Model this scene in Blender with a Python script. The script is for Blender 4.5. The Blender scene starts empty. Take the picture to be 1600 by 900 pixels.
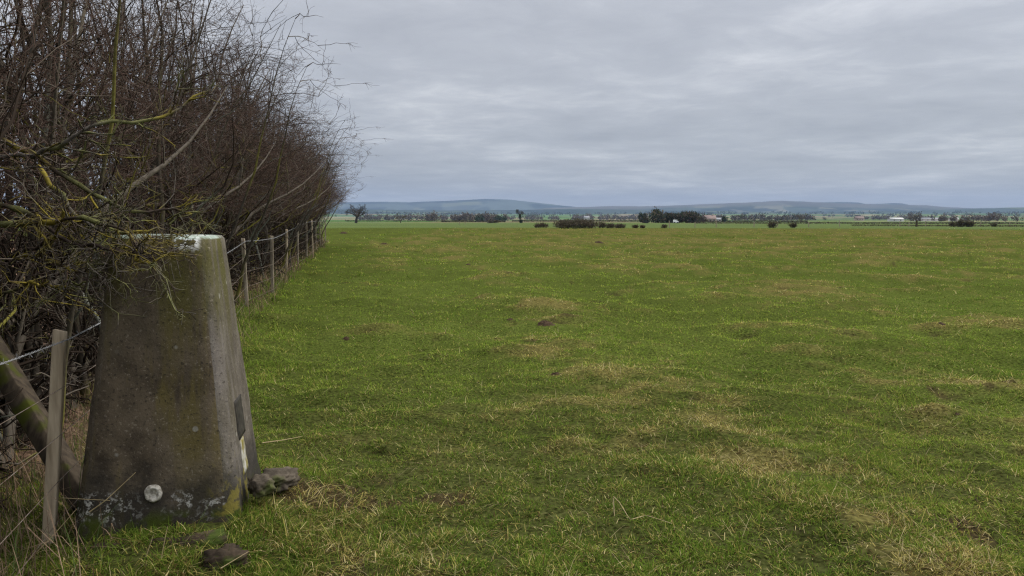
import bpy, math, random
import numpy as np
from mathutils import Vector, Matrix, noise as mnoise

rng = np.random.default_rng(11)
random.seed(11)
scn = bpy.context.scene
COL = scn.collection

# ------------------------------------------------------------------ camera
F = 1200.0            # focal length in pixels of the 1600 px wide photograph
HZ = 340.0            # row of the level horizon
PITCH = math.atan((450.0 - HZ) / F)
CAM_H = 1.35
CP, SP = math.cos(PITCH), math.sin(PITCH)

def at(px, row, y):
    """world point seen at pixel (px,row) lying at world depth y"""
    a, b = (px - 800.0) / F, (450.0 - row) / F
    dy = CP + b * SP
    dz = b * CP - SP
    s = y / dy
    return Vector((a * s, y, CAM_H + dz * s))

cam_d = bpy.data.cameras.new('camera')
cam = bpy.data.objects.new('camera', cam_d)
COL.objects.link(cam)
cam.location = (0, 0, CAM_H)
cam.rotation_euler = (math.pi / 2 - PITCH, 0, 0)
cam_d.sensor_width = 36.0
cam_d.lens = 36.0 * F / 1600.0
cam_d.clip_start = 0.05
cam_d.clip_end = 60000
scn.camera = cam

# ------------------------------------------------------------------ noise
def _hash(ix, iy, seed):
    h = (ix.astype(np.int64) * 374761393 + iy.astype(np.int64) * 668265263 + seed * 1442695041) & 0xFFFFFFFF
    h = ((h ^ (h >> 13)) * 1274126177) & 0xFFFFFFFF
    h = (h ^ (h >> 16)) & 0xFFFFFFFF
    return h / 4294967295.0

def vnoise(x, y, seed=0):
    xi, yi = np.floor(x), np.floor(y)
    fx, fy = x - xi, y - yi
    fx = fx * fx * (3 - 2 * fx); fy = fy * fy * (3 - 2 * fy)
    a = _hash(xi, yi, seed); b = _hash(xi + 1, yi, seed)
    c = _hash(xi, yi + 1, seed); d = _hash(xi + 1, yi + 1, seed)
    return (a * (1 - fx) + b * fx) * (1 - fy) + (c * (1 - fx) + d * fx) * fy

def fbm(x, y, seed=0, o=4):
    s = np.zeros(np.broadcast(x, y).shape); amp = 0.5; tot = 0
    for k in range(o):
        s += amp * vnoise(x, y, seed + 17 * k); tot += amp
        x, y = x * 2.03 + 3.1, y * 2.03 - 1.7; amp *= 0.5
    return s / tot

def sstep(a, b, x):
    t = np.clip((x - a) / (b - a), 0, 1)
    return t * t * (3 - 2 * t)

# ------------------------------------------------------------------ terrain
PIL = np.array([-1.451, 3.227])
FENCE = np.array([[-1.20, 0.5], [-1.80, 3.03], [-3.62, 10.5], [-4.30, 13.5], [-5.30, 18.0],
                  [-5.92, 20.8], [-6.72, 25.0], [-7.40, 28.0], [-8.2, 32.0], [-9.0, 36.0], [-10.0, 41.0]])
def fence_x(y):
    return np.interp(y, FENCE[:, 1], FENCE[:, 0], left=-1.2, right=-10.0)

PD = np.array([0, 60, 100, 130, 200, 300, 420, 600, 1000, 2000, 3000, 4500, 6000, 7000, 60000.])
PR = np.array([0, 0, 357.4, 354.8, 351.5, 349.7, 348.3, 346.9, 345.4, 343.4, 341.6, 338.5, 334.5, 334.5, 334.5])
PZ = np.where(PR > 0, CAM_H - (PR - HZ) / F * PD, 0.0)
PZ[-2:] = PZ[-3]

def humm(x, y):
    """tussocks: height 0..1 and the hollow in front, coloured dark as its shadow, 0..1"""
    x = np.asarray(x, float); y = np.asarray(y, float)
    h = np.zeros(x.shape); f = np.zeros(x.shape)
    for c, pr, sd_ in ((1.15, .36, 500), (.52, .34, 540)):
        ix, iy = np.floor(x / c), np.floor(y / c)
        for i in (-1, 0, 1):
            for j in (-1, 0, 1):
                a, b = ix + i, iy + j
                ex = _hash(a, b, sd_) < pr
                r = c * (.12 + .20 * _hash(a, b, sd_ + 1))
                dx = (x - (a + .2 + .6 * _hash(a, b, sd_ + 2)) * c) / r; dy = (y - (b + .2 + .6 * _hash(a, b, sd_ + 3)) * c) / (r * .8)
                amp = c / 1.15 * (.5 + .5 * _hash(a, b, sd_ + 4))
                h = np.maximum(h, np.where(ex, amp * np.exp(-(dx * dx + dy * dy) * 1.1), 0))
                f = np.maximum(f, np.where(ex & (_hash(a, b, sd_ + 5) < .6), np.exp(-((dx + .3) / .8) ** 2 - ((dy + 1.0) / .33) ** 2), 0))
    return h, f

def ridge(x, y):
    u = .986 * x + .164 * y
    return (.5 + .5 * np.sin(2 * np.pi * u / 2.7 + 5.0 * fbm(x / 6.0, y / 6.0, 601, 2))) * sstep(-.5, 3.0, x - fence_x(y) - 1.0)

def ground_z(x, y):
    x = np.asarray(x, float); y = np.asarray(y, float)
    d = np.hypot(x, y)
    z = np.interp(d, PD, PZ)
    near = 1 - sstep(45, 140, d)
    b = 0.16 * (fbm(x / 9.0, y / 9.0, 5, 3) - 0.5) * sstep(6, 14, d)
    lump = fbm(x / 1.5 + 7, y / 1.1, 9, 3) - 0.5
    b = b + 0.24 * lump * (.55 + .45 * sstep(3, 9, d))
    b = b + 0.10 * (fbm(x / 0.36, y / 0.32, 21, 2) - 0.5) * (1 - .5 * sstep(20, 50, d))
    hm, hf = humm(x, y)
    b = b + .055 * hm - .03 * hf + .05 * ridge(x, y)
    pd = np.hypot(x - PIL[0], y - PIL[1])
    calm = sstep(0.3, 1.6, pd)
    z = z + b * near * (0.25 + 0.75 * calm)
    z = z + 0.13 * np.exp(-(np.hypot((x - PIL[0] - .1) / 0.52, (y - PIL[1]) / 0.75)) ** 4)
    fx = fence_x(y)
    z = z + 0.10 * sstep(0.5, -0.5, x - fx) * sstep(5, 9, y) * (1 - sstep(42, 50, y))
    far = sstep(500, 2500, d)
    z = z + far * 7.0 * (fbm(x / 900, y / 900, 33, 3) - 0.5) * sstep(500, 4000, d)
    return z

def gz(x, y):
    return float(ground_z(np.array([x]), np.array([y]))[0])

def straw(x, y):
    """fraction of dry straw coloured growth 0..1"""
    a = fbm(x / 1.9 + 11 + 0.35 * y / 2.6, y / 1.3, 41, 4)
    b = .5 * fbm(x / 0.38, y / 0.32, 43, 3) + .5 * fbm(x / 0.16, y / 0.13, 44, 2)
    c = fbm(x / 14.0, y / 9.0, 47, 3)
    lump = fbm(x / 1.5 + 7, y / 1.1, 9, 3)
    s = 0.26 * a + 0.40 * b + 0.12 * c + .26 * lump - .02
    d = np.hypot(x, y)
    s = s + .17 * (humm(x, y)[0] - .24) + .09 * (ridge(x, y) - .45)
    v = sstep(0.45, 0.66, s + 0.05 * sstep(8, 40, d))
    v = v * (0.25 + 0.75 * sstep(0.3, 3.5, x - fence_x(y)))
    v = np.maximum(v, (.25 + .5 * b) * sstep(62, 85, d) * (1 - sstep(98, 118, d)) * (0.1 + 0.9 * sstep(-8, 14, x)))
    return v

def soil(x, y):
    a = fbm(x / 0.24 + 3, y / 0.21, 61, 3)
    b = fbm(x / 3.0, y / 3.0, 67, 2)
    s = 0.75 * a + 0.25 * b
    v = .7 * sstep(0.72, 0.82, s)
    bare = np.exp(-(((x + 0.35) / 0.7) ** 2 + ((y - 3.25) / 0.6) ** 2)) * 0.11 + np.exp(-(((x + .84) / .17) ** 2 + ((y - 3.4) / .2) ** 2)) * .32 + np.exp(-(((x - 1.85) / 0.3) ** 2 + ((y - 3.1) / 0.25) ** 2)) * 0.16
    v = np.maximum(v, .75 * sstep(.5, .95, humm(x, y)[1]) * sstep(-.2, 2.0, x - fence_x(y)) * (.6 + .4 * vnoise(x / .09, y / .07, 71)))  # dark crescent at each tussock's front, painted in for its shadow
    return np.maximum(v, .85 * sstep(0.60, 0.72, s + bare) * np.clip(bare * 14, 0, 1)) * (1 - .6 * sstep(14, 40, np.hypot(x, y)))

# ------------------------------------------------------------------ object helpers
def mesh_np(name, V, faces, mat, parent=None, col=None, smooth=False):
    """faces: list of int arrays (each (n,3) or (n,4))"""
    me = bpy.data.meshes.new(name)
    V = np.ascontiguousarray(V, dtype=np.float32).reshape(-1, 3)
    loops = np.concatenate([f.ravel() for f in faces]).astype(np.int32)
    cnt = np.concatenate([np.full(len(f), f.shape[1], np.int32) for f in faces])
    st = np.concatenate([[0], np.cumsum(cnt)[:-1]]).astype(np.int32)
    me.vertices.add(len(V)); me.vertices.foreach_set('co', V.ravel())
    me.loops.add(len(loops)); me.loops.foreach_set('vertex_index', loops)
    me.polygons.add(len(cnt)); me.polygons.foreach_set('loop_start', st)
    if smooth:
        me.polygons.foreach_set('use_smooth', np.ones(len(cnt), bool))
    if col is not None:
        at_ = me.color_attributes.new('col', 'FLOAT_COLOR', 'POINT')
        c4 = np.ones((len(V), 4), np.float32); c4[:, :3] = col
        at_.data.foreach_set('color', c4.ravel())
    me.update(calc_edges=True)
    me.materials.append(mat)
    o = bpy.data.objects.new(name, me)
    COL.objects.link(o)
    if parent: o.parent = parent
    return o

def tag(o, label=None, cat=None, group=None, kind=None):
    if label: o['label'] = label
    if cat: o['category'] = cat
    if group: o['group'] = group
    if kind: o['kind'] = kind
    return o

def empty(name, loc, label, cat, group=None, rz=0.0):
    o = bpy.data.objects.new(name, None)
    o.empty_display_size = 0.1
    COL.objects.link(o)
    o.location = loc; o.rotation_euler = (0, 0, rz)
    return tag(o, label, cat, group)

def dup(root, loc, rz=0.0, scale=(1, 1, 1), label=None, group=None):
    r = root.copy(); COL.objects.link(r)
    r.location = loc; r.rotation_euler = (0, 0, rz); r.scale = scale
    if label: r['label'] = label
    if group: r['group'] = group
    for ch in root.children:
        c = ch.copy(); COL.objects.link(c); c.parent = r
    return r

# ------------------------------------------------------------------ materials
def new_mat(name):
    m = bpy.data.materials.new(name); m.use_nodes = True
    nt = m.node_tree; nt.nodes.clear()
    out = nt.nodes.new('ShaderNodeOutputMaterial')
    return m, nt, out

def N(nt, t, **kw):
    n = nt.nodes.new(t)
    for k, v in kw.items():
        if k.startswith('i_'): n.inputs[k[2:].replace('_', ' ')].default_value = v
        else: setattr(n, k, v)
    return n

def attr_mat(name, rough=1.0, transl=0.0, var=0.0, scale=3.0, spec=0.0):
    m, nt, out = new_mat(name)
    a = N(nt, 'ShaderNodeAttribute', attribute_name='col')
    c = a.outputs['Color']
    if var > 0:
        g = N(nt, 'ShaderNodeNewGeometry')
        n = N(nt, 'ShaderNodeTexNoise'); n.inputs['Scale'].default_value = scale; n.inputs['Detail'].default_value = 6
        nt.links.new(g.outputs['Position'], n.inputs['Vector'])
        mr = N(nt, 'ShaderNodeMapRange'); mr.inputs['From Min'].default_value = .3; mr.inputs['From Max'].default_value = .7
        mr.inputs['To Min'].default_value = 1 - var; mr.inputs['To Max'].default_value = 1 + var
        nt.links.new(n.outputs['Fac'], mr.inputs['Value'])
        mx = N(nt, 'ShaderNodeMix', data_type='RGBA', blend_type='MULTIPLY'); mx.inputs['Factor'].default_value = 1
        nt.links.new(c, mx.inputs['A']); nt.links.new(mr.outputs['Result'], mx.inputs['B'])
        c = mx.outputs['Result']
    b = N(nt, 'ShaderNodeBsdfPrincipled')
    b.inputs['Roughness'].default_value = rough
    b.inputs['Specular IOR Level'].default_value = spec
    nt.links.new(c, b.inputs['Base Color'])
    if transl > 0:
        t = N(nt, 'ShaderNodeBsdfTranslucent'); nt.links.new(c, t.inputs['Color'])
        mx = N(nt, 'ShaderNodeMixShader'); mx.inputs[0].default_value = transl
        nt.links.new(b.outputs[0], mx.inputs[1]); nt.links.new(t.outputs[0], mx.inputs[2])
        nt.links.new(mx.outputs[0], out.inputs[0])
    else:
        nt.links.new(b.outputs[0], out.inputs[0])
    return m

def noise_mat(name, c1, c2, scale=5.0, rough=0.85, detail=8, bump=0.0, lo=.35, hi=.65, stretch=(1, 1, 1), c3=None, s3=20.0, t3=(.58, .66), spec=.06, bdist=.01):
    m, nt, out = new_mat(name)
    tc = N(nt, 'ShaderNodeTexCoord')
    mp = N(nt, 'ShaderNodeMapping'); mp.inputs['Scale'].default_value = stretch
    nt.links.new(tc.outputs['Object'], mp.inputs['Vector'])
    n = N(nt, 'ShaderNodeTexNoise'); n.inputs['Scale'].default_value = scale; n.inputs['Detail'].default_value = detail
    n.inputs['Roughness'].default_value = .62
    nt.links.new(mp.outputs[0], n.inputs['Vector'])
    r = N(nt, 'ShaderNodeValToRGB')
    r.color_ramp.elements[0].position = lo; r.color_ramp.elements[0].color = (*c1, 1)
    r.color_ramp.elements[1].position = hi; r.color_ramp.elements[1].color = (*c2, 1)
    nt.links.new(n.outputs['Fac'], r.inputs[0])
    c = r.outputs[0]
    if c3 is not None:
        n3 = N(nt, 'ShaderNodeTexNoise'); n3.inputs['Scale'].default_value = s3; n3.inputs['Detail'].default_value = 6
        nt.links.new(tc.outputs['Object'], n3.inputs['Vector'])
        mr = N(nt, 'ShaderNodeMapRange'); mr.inputs['From Min'].default_value = t3[0]; mr.inputs['From Max'].default_value = t3[1]
        nt.links.new(n3.outputs['Fac'], mr.inputs['Value'])
        mx = N(nt, 'ShaderNodeMix', data_type='RGBA')
        nt.links.new(mr.outputs['Result'], mx.inputs['Factor']); nt.links.new(c, mx.inputs['A'])
        mx.inputs['B'].default_value = (*c3, 1)
        c = mx.outputs['Result']
    b = N(nt, 'ShaderNodeBsdfPrincipled'); b.inputs['Roughness'].default_value = rough
    b.inputs['Specular IOR Level'].default_value = spec
    nt.links.new(c, b.inputs['Base Color'])
    if bump:
        bp = N(nt, 'ShaderNodeBump'); bp.inputs['Strength'].default_value = bump; bp.inputs['Distance'].default_value = bdist
        nt.links.new(n.outputs['Fac'], bp.inputs['Height']); nt.links.new(bp.outputs[0], b.inputs['Normal'])
    nt.links.new(b.outputs[0], out.inputs[0])
    return m

M_ground = attr_mat('ground_soil', .95, 0, .7, 45.0)
M_hill = attr_mat('hill_cover', .95, 0, .12, .004)
M_grass = attr_mat('grass_blades', .9, .25, 0, spec=.0)
M_bark = attr_mat('hawthorn_bark', .85, 0, .35, 30.0)
M_twig = attr_mat('bare_twigs', .8, 0, 0)
M_leaf = attr_mat('bush_leaves', .85, .15, 0)
M_stalk = noise_mat('dry_stalk', (.30, .23, .12), (.46, .37, .21), 12)
M_post = noise_mat('weathered_timber', (.15, .12, .085), (.34, .29, .22), 5, detail=4, stretch=(6, 6, .6), c3=(.13, .14, .05), s3=9, t3=(.6, .72))
M_postpale = noise_mat('pale_timber', (.27, .21, .14), (.50, .41, .29), 5, detail=4, stretch=(6, 6, .6))
M_strut = noise_mat('mossy_timber', (.035, .027, .02), (.085, .066, .045), 6, bump=.4, bdist=.003, stretch=(6, 6, .6), c3=(.060, .066, .012), s3=5, t3=(.52, .62))
M_wire = noise_mat('galvanised_wire', (.15, .145, .14), (.30, .30, .30), 30, rough=.5)
M_wirerust = noise_mat('rusty_wire', (.09, .06, .04), (.2, .17, .14), 30, rough=.6)
M_stone = noise_mat('field_stone', (.022, .017, .012), (.075, .055, .037), 12, bump=.8, c3=(.05, .07, .015), s3=7, t3=(.55, .65))
M_slab = noise_mat('broken_concrete', (.04, .032, .023), (.115, .095, .07), 14, bump=.8, c3=(.08, .09, .03), s3=7, t3=(.56, .66))
M_soil = noise_mat('fresh_soil', (.022, .013, .008), (.065, .042, .024), 25, bump=1.0)
M_whitewall = noise_mat('white_render', (.42, .41, .39), (.55, .54, .52), 2)
M_pinkwall = noise_mat('tan_walls', (.30, .25, .21), (.38, .32, .27), 1)
M_roof = noise_mat('tile_roof', (.17, .13, .115), (.24, .18, .16), 1)
M_slate = noise_mat('grey_roof', (.20, .20, .21), (.30, .30, .31), 1)
M_dark = noise_mat('dark_opening', (.01, .01, .012), (.03, .03, .035), 4)
M_van = noise_mat('white_paint', (.75, .75, .75), (.82, .82, .82), 1, rough=.35, spec=.5)
M_rubber = noise_mat('rubber', (.015, .015, .015), (.03, .03, .03), 4)

# ------------------------------------------------------------------ world
SUN_EL, SUN_AZ = math.radians(42), math.radians(70)      # azimuth measured clockwise from +Y (to the right)
w = bpy.data.worlds.new('World'); scn.world = w; w.use_nodes = True
nt = w.node_tree; nt.nodes.clear()
wo = nt.nodes.new('ShaderNodeOutputWorld'); bg = nt.nodes.new('ShaderNodeBackground')
sky = nt.nodes.new('ShaderNodeTexSky'); sky.sky_type = 'NISHITA'; sky.sun_disc = False
sky.sun_elevation = SUN_EL; sky.sun_rotation = SUN_AZ
tc = nt.nodes.new('ShaderNodeTexCoord')
sep = nt.nodes.new('ShaderNodeSeparateXYZ'); nt.links.new(tc.outputs['Generated'], sep.inputs[0])
def MATH(op, a, b=None, clamp=False):
    n = nt.nodes.new('ShaderNodeMath'); n.operation = op; n.use_clamp = clamp
    for i, v in enumerate((a, b)):
        if v is None: continue
        if isinstance(v, (int, float)): n.inputs[i].default_value = v
        else: nt.links.new(v, n.inputs[i])
    return n.outputs[0]
zc = MATH('MAXIMUM', sep.outputs['Z'], 0.0)
den = MATH('ADD', zc, 0.085)
u = MATH('DIVIDE', sep.outputs['X'], den); v = MATH('DIVIDE', sep.outputs['Y'], den)
comb = nt.nodes.new('ShaderNodeCombineXYZ'); nt.links.new(u, comb.inputs[0]); nt.links.new(v, comb.inputs[1])
def WN(scale, detail, rough, off, dist=0.0, st=(1, 1, 1)):
    mp = nt.nodes.new('ShaderNodeMapping'); mp.inputs['Location'].default_value = off; mp.inputs['Scale'].default_value = st
    nt.links.new(comb.outputs[0], mp.inputs[0])
    n = nt.nodes.new('ShaderNodeTexNoise'); n.inputs['Scale'].default_value = scale; n.inputs['Detail'].default_value = detail
    n.inputs['Roughness'].default_value = rough; n.inputs['Distortion'].default_value = dist
    nt.links.new(mp.outputs[0], n.inputs['Vector'])
    return n.outputs['Fac']
n1 = WN(0.85, 6, .55, (3.1, 1.2, 0), .3)
n2 = WN(2.6, 7, .6, (8.3, 4.1, 2), .4)
n3 = WN(0.4, 4, .5, (1.3, 9.1, 5), .2)
nn = MATH('ADD', MATH('ADD', MATH('MULTIPLY', n1, .45), MATH('MULTIPLY', n2, .3)), MATH('MULTIPLY', n3, .25))
cr = nt.nodes.new('ShaderNodeValToRGB')
els = cr.color_ramp.elements
els[0].position = .37; els[0].color = (.41, .422, .46, 1)
els[1].position = .64; els[1].color = (.74, .745, .77, 1)
e = els.new(.50); e.color = (.50, .512, .55, 1)
e = els.new(.56); e.color = (.585, .595, .63, 1)
nt.links.new(nn, cr.inputs[0])
# overcast sky: brighter overhead than at the horizon
lift = nt.nodes.new('ShaderNodeMapRange'); lift.interpolation_type = 'SMOOTHSTEP'
lift.inputs['From Min'].default_value = .28; lift.inputs['From Max'].default_value = .9
lift.inputs['To Min'].default_value = 0.0; lift.inputs['To Max'].default_value = 19.0
nt.links.new(sep.outputs['Z'], lift.inputs['Value'])
low = nt.nodes.new('ShaderNodeMapRange')
low.inputs['From Min'].default_value = .0; low.inputs['From Max'].default_value = .28
low.inputs['To Min'].default_value = 4.85; low.inputs['To Max'].default_value = 6.35
nt.links.new(sep.outputs['Z'], low.inputs['Value'])
lift_sum = MATH('ADD', lift.outputs[0], low.outputs[0])
mul = nt.nodes.new('ShaderNodeVectorMath'); mul.operation = 'SCALE'
nt.links.new(cr.outputs[0], mul.inputs[0]); nt.links.new(lift_sum, mul.inputs['Scale'])
mixs = nt.nodes.new('ShaderNodeMix'); mixs.data_type = 'RGBA'; mixs.inputs['Factor'].default_value = .93
nt.links.new(sky.outputs[0], mixs.inputs['A']); nt.links.new(mul.outputs[0], mixs.inputs['B'])
nt.links.new(mixs.outputs['Result'], bg.inputs['Color'])
bg.inputs['Strength'].default_value = .10
nt.links.new(bg.outputs[0], wo.inputs[0])

sd = bpy.data.lights.new('sun', 'SUN'); sd.energy = 1.5; sd.angle = math.radians(25); sd.color = (1, .95, .88)
so = bpy.data.objects.new('sun', sd); COL.objects.link(so)
sdir = Vector((math.sin(SUN_AZ) * math.cos(SUN_EL), math.cos(SUN_AZ) * math.cos(SUN_EL), math.sin(SUN_EL)))
so.rotation_euler = sdir.to_track_quat('Z', 'Y').to_euler()
so.location = (30, 10, 40)

# ------------------------------------------------------------------ ground sheet
def build_ground():
    rows = np.concatenate([np.arange(1250, 356, -1.6), np.arange(356, 350, -.5)])
    r1 = CAM_H * F / (rows - HZ)
    r2 = np.geomspace(r1[-1] * 1.03, 7200, 110)
    R = np.concatenate([[0.25, .7], r1, r2])
    a1 = np.radians(np.linspace(-47, 45, 640))
    a2 = np.radians(np.linspace(45, 313, 90))[1:-1]
    A = np.concatenate([a1, a2]); na = len(A); nr = len(R)
    X = (R[:, None] * np.sin(A)[None]); Y = (R[:, None] * np.cos(A)[None])
    Z = ground_z(X, Y)
    V = np.stack([X, Y, Z], -1).reshape(-1, 3)
    i = np.arange(nr - 1)[:, None] * na; j = np.arange(na)[None]; j2 = (j + 1) % na
    Q = np.stack([i + j, i + j2, i + na + j2, i + na + j], -1).reshape(-1, 4)[:, ::-1]
    V = np.concatenate([V, [[0, 0, 0]]]); c = len(V) - 1
    T = np.stack([np.full(na, c), (np.arange(na) + 1) % na, np.arange(na)], -1)[:, ::-1]
    x, y = V[:, 0], V[:, 1]; d = np.hypot(x, y)
    s = straw(x, y)[:, None]; so_ = soil(x, y)[:, None]
    k6 = sstep(3.5, 8.5, d)[:, None]
    g = (np.array([[.038, .042, .012]]) * (1 - k6) + np.array([[.051, .064, .013]]) * k6) * (0.8 + .5 * fbm(x / 1.7, y / 1.3, 71, 3))[:, None]
    near = g * (1 - s) + np.array([.095, .082, .026]) * s
    near = near * (1 - so_) + np.array([.034, .024, .013]) * so_
    # beyond the fence line: dead leaves and bleached stems
    lf = sstep(-.1, -.7, x - fence_x(y)) * (1 - sstep(41, 44, y)) * sstep(2.9, 4.2, y)
    lit = np.array([.15, .095, .065]) * (.5 + fbm(x / .5, y / .5, 77, 3))[:, None]
    near = near * (1 - lf[:, None]) + lit * lf[:, None]
    # lusher meadow behind the brown strip, then a patchwork of fields
    ang = np.arctan2(x, y)
    cu = np.floor(x / 170 + .8 * fbm(x / 400, y / 400, 81, 2)); cv = np.floor(np.log(np.maximum(d, 1)) * 7 + .6 * ang)
    h = _hash(cu, cv, 91); h2 = _hash(cu, cv, 97)
    pal = np.array([[.055, .105, .028], [.075, .12, .035], [.10, .125, .045], [.15, .12, .07], [.05, .09, .03], [.085, .13, .05], [.17, .145, .08]])
    fld = pal[(h * 6.999).astype(int)] * (.8 + .4 * h2)[:, None]
    mead = np.array([.078, .104, .036]) * (.85 + .3 * fbm(x / 30, y / 12, 93, 3))[:, None]
    t1 = sstep(105, 130, d)[:, None]; t2 = sstep(400, 430, d)[:, None]
    c_ = near * (1 - t1) + mead * t1
    c_ = c_ * (1 - t2) + fld * t2
    o = mesh_np('ground', V, [Q, T], M_ground, None, c_, True)
    tag(o, kind='structure')
build_ground()

# ------------------------------------------------------------------ hills
def hills():
    # skyline rows along the photograph for three ranges; each is a rounded range with real depth
    ranges = [
        (12500, 2600, [(200, 324), (400, 320), (540, 316.5), (600, 315.6), (640, 316.3), (700, 314.2), (760, 311.3), (795, 312.2), (830, 316), (870, 320.6), (910, 324.5), (960, 329), (1000, 334), (1050, 336)], (.060, .075, .060), 3, 0),
        (12000, 2400, [(1150, 336), (1200, 322), (1250, 317.5), (1275, 316.6), (1310, 315.9), (1338, 316.8), (1352, 319.6), (1392, 317.8), (1407, 318.2), (1420, 321), (1450, 326), (1500, 334)], (.030, .042, .038), 5, 0),
        (10000, 2600, [(760, 336), (860, 325), (920, 323.6), (960, 322.2), (1000, 322.6), (1040, 321.8), (1070, 320.6), (1100, 319.4), (1135, 318), (1180, 316.2), (1215, 314.2), (1250, 315.3), (1290, 317.3), (1350, 319.3), (1400, 320.2), (1445, 321.4), (1475, 324), (1510, 325.6), (1560, 328), (1640, 330), (1800, 331)], (.115, .105, .070), 7, 1),
        (7600, 1500, [(420, 329), (560, 327), (700, 329), (820, 328), (900, 326.5), (1000, 328), (1150, 331), (1300, 331), (1400, 330.5), (1450, 328.5), (1490, 327), (1515, 325.8), (1545, 325.6), (1575, 324.7), (1640, 324.0), (1800, 322)], (.045, .062, .045), 9, 2),
    ]
    for D, wd, prof, base, sd_, style in ranges:
        px = np.linspace(prof[0][0] - 60, prof[-1][0] + 60, 420)
        pr = np.array(prof)
        rw = np.interp(px, pr[:, 0], pr[:, 1])
        rw = rw - .5 * (fbm(px / 9.0, px * 0 + sd_, sd_, 3) - .5)
        ang = np.arctan((px - 800) / F)
        nd = 60
        tt = np.linspace(-1, 1, nd)
        dist = D + tt * wd
        top = CAM_H + (HZ - rw) / F * D
        bell = np.where(tt < 0, (0.5 + .5 * np.cos(np.pi * tt)) ** .9, (0.5 + .5 * np.cos(np.pi * tt)))
        A, DD = np.meshgrid(ang, dist)
        X = DD * np.tan(A); Y = DD
        rough = fbm(X / 700, Y / 700, sd_ + 3, 4) - .5
        base_z = 20.0
        Z = base_z + (top[None] - base_z) * bell[:, None] + rough * 50 * (bell * (1 - bell) * 4)[:, None]
        Z[0] = -40; Z[-1] = -40
        V = np.stack([X, Y, Z], -1).reshape(-1, 3)
        n = len(px)
        i = np.arange(nd - 1)[:, None] * n; j = np.arange(n - 1)[None]
        Q = np.stack([i + j, i + j + 1, i + n + j + 1, i + n + j], -1).reshape(-1, 4)
        x, y = V[:, 0], V[:, 1]
        f = fbm(x / 420, y / 520, sd_ + 20, 4)
        wood = sstep(.52, .58, f)[:, None]
        cu = np.floor(x / 320 + fbm(x / 600, y / 600, 3, 2)); cv = np.floor(y / 420 + .5 * fbm(x / 500, y / 500, 5, 2))
        h = _hash(cu, cv, 8 + sd_)[:, None]
        c = np.array(base) * (.8 + .5 * h)
        if style == 1:
            hi = np.repeat(sstep(.45, .75, bell), n)[:, None]
            moor = np.array([.085, .080, .068]) * (.8 + .4 * fbm(x / 300, y / 900, 31, 3))[:, None]
            fieldc = np.where(h > .55, np.array([.13, .125, .09]), np.array([.045, .062, .045]))
            c = fieldc * (1 - hi) + moor * hi
            wood = wood * (1 - .8 * hi)
        elif style == 2:
            c = np.where(h > .7, np.array([.10, .12, .06]), c); wood = np.maximum(wood, .3)
        elif style == 0:
            c = np.where(h > .75, np.array([.10, .11, .07]), c)
        c = c * (1 - wood) + np.array([.020, .030, .024]) * wood
        o = mesh_np('hills', V, [Q], M_hill, None, c, True)
        tag(o, kind='structure')
hills()

# haze: one closed box of thin even air round everything
hz = bpy.data.meshes.new('haze')
S_, z0, z1 = 15600.0, -60.0, 420.0
vv = [(sx * S_, sy * S_, z) for z in (z0, z1) for sx, sy in ((-1, -1), (1, -1), (1, 1), (-1, 1))]
hz.from_pydata(vv, [], [(3, 2, 1, 0), (4, 5, 6, 7), (0, 1, 5, 4), (1, 2, 6, 5), (2, 3, 7, 6), (3, 0, 4, 7)])
m, mnt, mout = new_mat('haze_air')
pv = N(mnt, 'ShaderNodeVolumePrincipled')
pv.inputs['Color'].default_value = (.32, .43, .65, 1); pv.inputs['Density'].default_value = 6.5e-5
mnt.links.new(pv.outputs[0], mout.inputs['Volume'])
hz.materials.append(m)
ho = bpy.data.objects.new('haze', hz); COL.objects.link(ho); tag(ho, kind='stuff')

# ------------------------------------------------------------------ grass
def blades_mesh(x, y, L, wdt, lean, az, curl, col, name, label=None):
    n = len(x)
    z = ground_z(x, y) - .003
    dx, dy = np.cos(az), np.sin(az)
    px_, py_ = -dy, dx
    h1, r1 = np.cos(lean) * .55, np.sin(lean) * .55
    l2 = np.clip(lean + curl, 0, 2.2)
    h2, r2 = h1 + np.cos(l2) * .45, r1 + np.sin(l2) * .45
    V = np.zeros((n, 5, 3), np.float32)
    hw = wdt / 2
    V[:, 0] = np.stack([x - px_ * hw, y - py_ * hw, z], -1); V[:, 1] = np.stack([x + px_ * hw, y + py_ * hw, z], -1)
    mx, my, mz = x + dx * r1 * L, y + dy * r1 * L, z + h1 * L
    V[:, 2] = np.stack([mx + px_ * hw * .8, my + py_ * hw * .8, mz], -1)
    V[:, 3] = np.stack([mx - px_ * hw * .8, my - py_ * hw * .8, mz], -1)
    V[:, 4] = np.stack([x + dx * r2 * L, y + dy * r2 * L, z + h2 * L], -1)
    b = np.arange(n)[:, None] * 5
    Q = b + np.array([[0, 1, 2, 3]]); T = b + np.array([[3, 2, 4]])
    c = np.repeat(col, 5, axis=0)
    o = mesh_np(name, V.reshape(-1, 3), [Q, T], M_grass, None, c)
    tag(o, label, 'grass', kind='stuff')
    return o

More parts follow.
